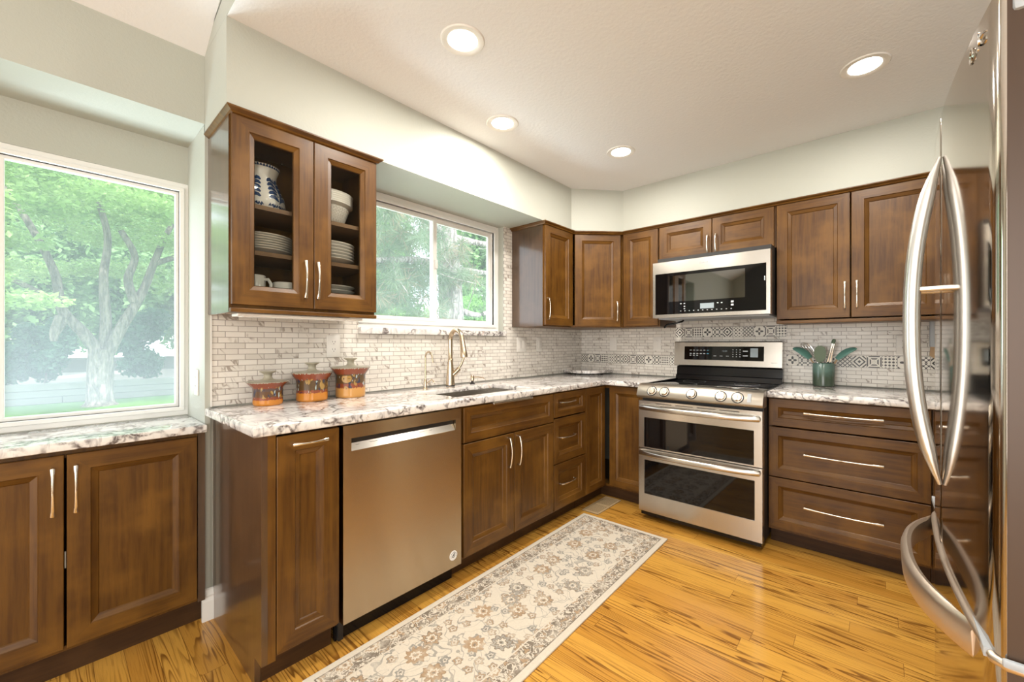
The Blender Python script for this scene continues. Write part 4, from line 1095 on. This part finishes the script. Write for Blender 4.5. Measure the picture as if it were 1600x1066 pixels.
def leaves(name, parent, blobs, n, size, m, flat=.5, asp=.55, drop=0.):
    """blobs: (centre, radii, weight)"""
    w = np.array([b[2] for b in blobs], float); w /= w.sum()
    idx = RNG.choice(len(blobs), n, p=w)
    C = np.array([b[0] for b in blobs])[idx]; R = np.array([b[1] for b in blobs])[idx]
    d = RNG.normal(size=(n, 3)); d /= np.linalg.norm(d, axis=1)[:, None]
    P = C + R*d*(RNG.random((n, 1))**.45)
    nrm = RNG.normal(size=(n, 3))*flat + np.array([.25, 0, 1.0]); nrm /= np.linalg.norm(nrm, axis=1)[:, None]
    t = np.cross(nrm, RNG.normal(size=(n, 3))); t /= np.linalg.norm(t, axis=1)[:, None]
    t[:, 2] -= drop; b = np.cross(nrm, t)
    s = size*(.6 + .8*RNG.random((n, 1)))
    V = np.stack([P - t*s, P - b*s*asp, P + t*s, P + b*s*asp], 1).reshape(-1, 3)
    me = bpy.data.meshes.new(name); me.vertices.add(4*n); me.vertices.foreach_set('co', V.ravel())
    me.loops.add(4*n); me.loops.foreach_set('vertex_index', np.arange(4*n)); me.polygons.add(n); me.polygons.foreach_set('loop_start', np.arange(0, 4*n, 4)); me.polygons.foreach_set('loop_total', np.full(n, 4))
    me.update(calc_edges=True); me.validate()
    return finish(name, me, m, parent, uv=False)
def bent(p, k=8, amp=.12):
    """smooth polyline through control points"""
    p = [np.array(q, float) for q in p]; out = []
    for i in range(len(p) - 1):
        a = p[max(i - 1, 0)]; b = p[i]; c = p[i + 1]; d = p[min(i + 2, len(p) - 1)]
        for t in np.linspace(0, 1, k, endpoint=False):
            out.append(tuple(.5*((2*b) + (-a + c)*t + (2*a - 5*b + 4*c - d)*t*t + (-a + 3*b - 3*c + d)*t**3)))
    out.append(tuple(p[-1])); return out
def limb(mb, pts, r0, r1, n=12, flare=0):
    P = bent(pts); L = len(P) - 1
    mb.sweep(P, [r0 + (r1 - r0)*(i/L)**.8 + flare*max(0, 1 - i/3.)**2 for i in range(L + 1)], up=(.31, .9, .2), n=n)
# big tree in the nook window. Its lateral axis as seen from the kitchen is close to +Y
TX, TY = -12.1, -2.62
r = thing('locust_tree', 'big forked locust tree on the lawn outside the nook window', 'tree', (TX, TY, GZ))
mb = MB()
limb(mb, [(0, 0, -.05), (.02, 0, .6), (0, .02, 1.35)], .25, .23, 14, .20)
limb(mb, [(0, .02, 1.2), (.1, -.28, 1.75), (.15, -.62, 2.3), (.1, -.75, 3.2), (0, -1.3, 4.6), (0, -2.2, 6)], .15, .04)
limb(mb, [(0, .05, 1.2), (0, .10, 2.0), (-.05, .06, 3.1), (0, .12, 4.2), (0, -.2, 5.6)], .14, .05)
limb(mb, [(.05, .10, 1.2), (.1, .36, 1.9), (.0, .75, 2.8), (.05, 1.0, 3.7), (.1, 1.3, 4.6), (0, 2.0, 6)], .15, .04)
limb(mb, [(.05, .60, 2.55), (.1, .48, 3.1), (.1, .60, 3.7), (.1, .35, 4.3)], .11, .06)
limb(mb, [(.1, -.6, 2.4), (.3, -1.4, 2.9), (.5, -2.4, 3.2)], .07, .03); limb(mb, [(0, 1.0, 3.6), (.3, 1.9, 4.0), (.5, 2.8, 4.1)], .08, .03)
limb(mb, [(.15, -.60, 2.1), (.2, -.72, 1.75), (.22, -.74, 1.55)], .14, .05)
mb.build('trunk', 'bark', r, smooth=60)
bl = []
for k in range(150):
    a = RNG.random()*2*PI; rr = 4.2*math.sqrt(RNG.random()); z = 3.2 + RNG.random()*4.4
    y = rr*math.cos(a); x = rr*math.sin(a)
    if z < 4.6 and abs(y) < 1.7 and x > -1.2: z += 1.7 + RNG.random()
    bl.append(((x, y, z), (.75, .85, .20 + .1*RNG.random()), 1))
for (x, y, z) in ((1.6, -1.9, 2.75), (1.3, -2.5, 3.2), (.9, -1.4, 3.6), (1.5, -2.9, 2.4), (1.0, 1.9, 2.9), (1.2, 2.4, 3.4), (.6, 1.4, 4.1), (1.4, -.9, 4.3), (1.3, .9, 4.6), (1.0, .0, 4.9), (1.2, -2.2, 4.2), (1.8, -1.2, 2.35), (1.2, 2.2, 2.4)):
    bl.append(((x, y, z), (.8, .75, .20), 1.6))
leaves('foliage', r, bl, 60000, .062, 'leaf_a', .55)
# shrubs and trees behind
def bush(name, label, cat, loc, h, w, n, size, m, trunk=None, group=None, blobs=16):
    r = thing(name, label, cat, loc, 0, group)
    bl = []
    for k in range(blobs):
        a = RNG.random()*2*PI; q = math.sqrt(RNG.random())*w*.7; z = h*(.18 + .75*RNG.random()); sc = 1 - .45*(z/h)
        bl.append(((q*math.cos(a)*sc, q*math.sin(a)*sc, z), (w*.33, w*.33, h*.16), 1))
    mb = MB(); limb(mb, [(0, 0, 0), (.03, .02, h*.25), (0, -.02, h*.55)], trunk or .03, .012, 8); mb.build('stem', 'bark', r, smooth=60)
    leaves('foliage', r, bl, n, size, m, .9); return r
HB = -.02
for k, (x, y, h, w, m, l) in enumerate([(-15.3, -7.6, 2.1, 1.15, 'leaf_b', 'dark shrub at the far left behind the locust tree'), (-15.3, -5.5, 2.5, 1.05, 'leaf_b', 'dark shrub left of the locust trunk'), (-15.3, -3.5, 2.0, .95, 'leaf_b', 'dark shrub right behind the locust trunk'),
        (-15.2, -1.5, 2.2, 1.05, 'leaf_b', 'leafy dark shrub just right of the locust trunk'), (-15.3, .6, 2.6, 1.05, 'leaf_b', 'dark shrub at the right edge of the nook window'), (-15.3, 2.8, 2.4, 1.1, 'leaf_b', 'dark shrub beyond the right edge of the nook window')]):
    bush('shrub', l, 'shrub', (x, y, HB), h, w, 7500, .07, m, group='shrubs along the timber wall')
for x, y, h, w, l in ((-28, -.6, 11, 4.0, 'large pale tree farthest away behind the fork of the locust'), (-20, -9.5, 8, 3.2, 'tall pale tree behind the shrubs, far left in the nook window'), (-22, -4.2, 9, 3.4, 'tall pale tree directly behind the locust'), (-20.5, 1.0, 8.5, 3.2, 'tall pale tree behind the shrubs at the right of the nook window'), (-21, 6.5, 9, 3.6, 'tall pale tree farther along the garden, between the two windows')):
    bush('background_tree', l, 'tree', (x, y, HB), h, w, 34000, .14, 'leaf_f', .18, blobs=34)
# pine outside the sink window
PX, PY = -3.25, 1.02
r = thing('pine_tree', 'grey-barked pine close outside the sink window', 'tree', (PX, PY, GZ))
mb = MB(); limb(mb, [(0, 0, -.05), (-.02, .02, 1.4), (-.03, -.03, 2.7), (.0, -.12, 3.6), (0, -.1, 6)], .27, .13, 16, .12)
br = [[(0, -.1, 2.75), (.3, .5, 2.72), (.7, 1.4, 2.60)], [(0, -.1, 2.70), (.25, -.8, 2.75), (.6, -1.8, 2.55), (.8, -2.6, 2.3)], [(0, -.1, 3.3), (.3, .7, 3.25), (.5, 1.6, 3.5)], [(0, -.1, 3.3), (.4, -.9, 3.35), (.9, -2.0, 3.45)], [(0, -.1, 3.9), (.4, -.6, 4.2), (.8, -1.5, 4.2)], [(0, .05, 2.1), (.2, .45, 2.0), (.3, .9, 2.25)]]
for b in br: limb(mb, b, .075, .02, 8)
for k in range(46):
    b = br[k % 5]; i = RNG.integers(0, len(b) - 1); t = RNG.random(); p = np.array(b[i])*(1 - t) + np.array(b[i + 1])*t
    q = p + np.array([RNG.normal()*.3, RNG.normal()*.45, -.1 - RNG.random()*.6]); limb(mb, [p, (p + q)/2 + RNG.normal(size=3)*.05, q], .014, .004, 5)
mb.build('trunk', 'barkp', r, smooth=60)
def needles(name, parent, centres, rad, n, length, m):
    C = np.array(centres)[RNG.integers(0, len(centres), n)]
    d = RNG.normal(size=(n, 3)); d /= np.linalg.norm(d, axis=1)[:, None]; d[:, 2] -= .25
    P = C + d*rad*RNG.random((n, 1)); t = d*length*(.6 + .6*RNG.random((n, 1))); b = np.cross(t, RNG.normal(size=(n, 3))); b /= np.linalg.norm(b, axis=1)[:, None]; b *= .0035
    V = np.stack([P - b, P + b, P + t + b*.4, P + t - b*.4], 1).reshape(-1, 3)
    me = bpy.data.meshes.new(name); me.vertices.add(4*n); me.vertices.foreach_set('co', V.ravel()); me.loops.add(4*n); me.loops.foreach_set('vertex_index', np.arange(4*n)); me.polygons.add(n)
    me.polygons.foreach_set('loop_start', np.arange(0, 4*n, 4)); me.polygons.foreach_set('loop_total', np.full(n, 4)); me.update(calc_edges=True)
    return finish(name, me, m, parent, uv=False)
cen = []
for k in range(240):
    b = br[(1, 3, 4, 1, 3, 0, 1, 3)[k % 8]]; i = RNG.integers(0, len(b) - 1); t = RNG.random(); p = np.array(b[i])*(1 - t) + np.array(b[i + 1])*t
    q = p + np.array([RNG.normal()*.28, RNG.normal()*.4, -.12 - RNG.random()*.75])
    if q[2] < 2.55 and q[1] > -.55: q = q + np.array([-.1, -1.0, .1]) if RNG.random() < .6 else q + np.array([.1, -1.5, .5])
    cen.append(q)
needles('foliage', r, cen, .10, 22000, .13, 'leaf_d'); needles('dry_foliage', r, cen[::3], .12, 4500, .12, 'leaf_e')
for x, y, h, w, n, l in ((-5.2, 1.2, 2.35, 1.0, 9000, 'bright green shrub left of the pine outside the sink window'), (-5.6, 3.6, 2.7, 1.3, 9000, 'bright green shrub right of the pine outside the sink window'), (-7.5, 2.2, 3.2, 1.6, 9000, 'taller green shrub directly behind the pine')):
    bush('shrub', l, 'shrub', (x, y, GZ), h, w, n, .045, 'leaf_c')
for x, y, h, w, l in ((-13.0, 5.2, 7.5, 2.4, 'pale garden tree far behind the pine, left of its trunk'), (-12.5, 10.6, 8.5, 2.9, 'pale garden tree far behind the pine, right of its trunk'), ):
    bush('background_tree', l, 'tree', (x, y, GZ), h, w, 26000, .12, 'leaf_f', .16, blobs=30)
bpy.context.view_layer.update()
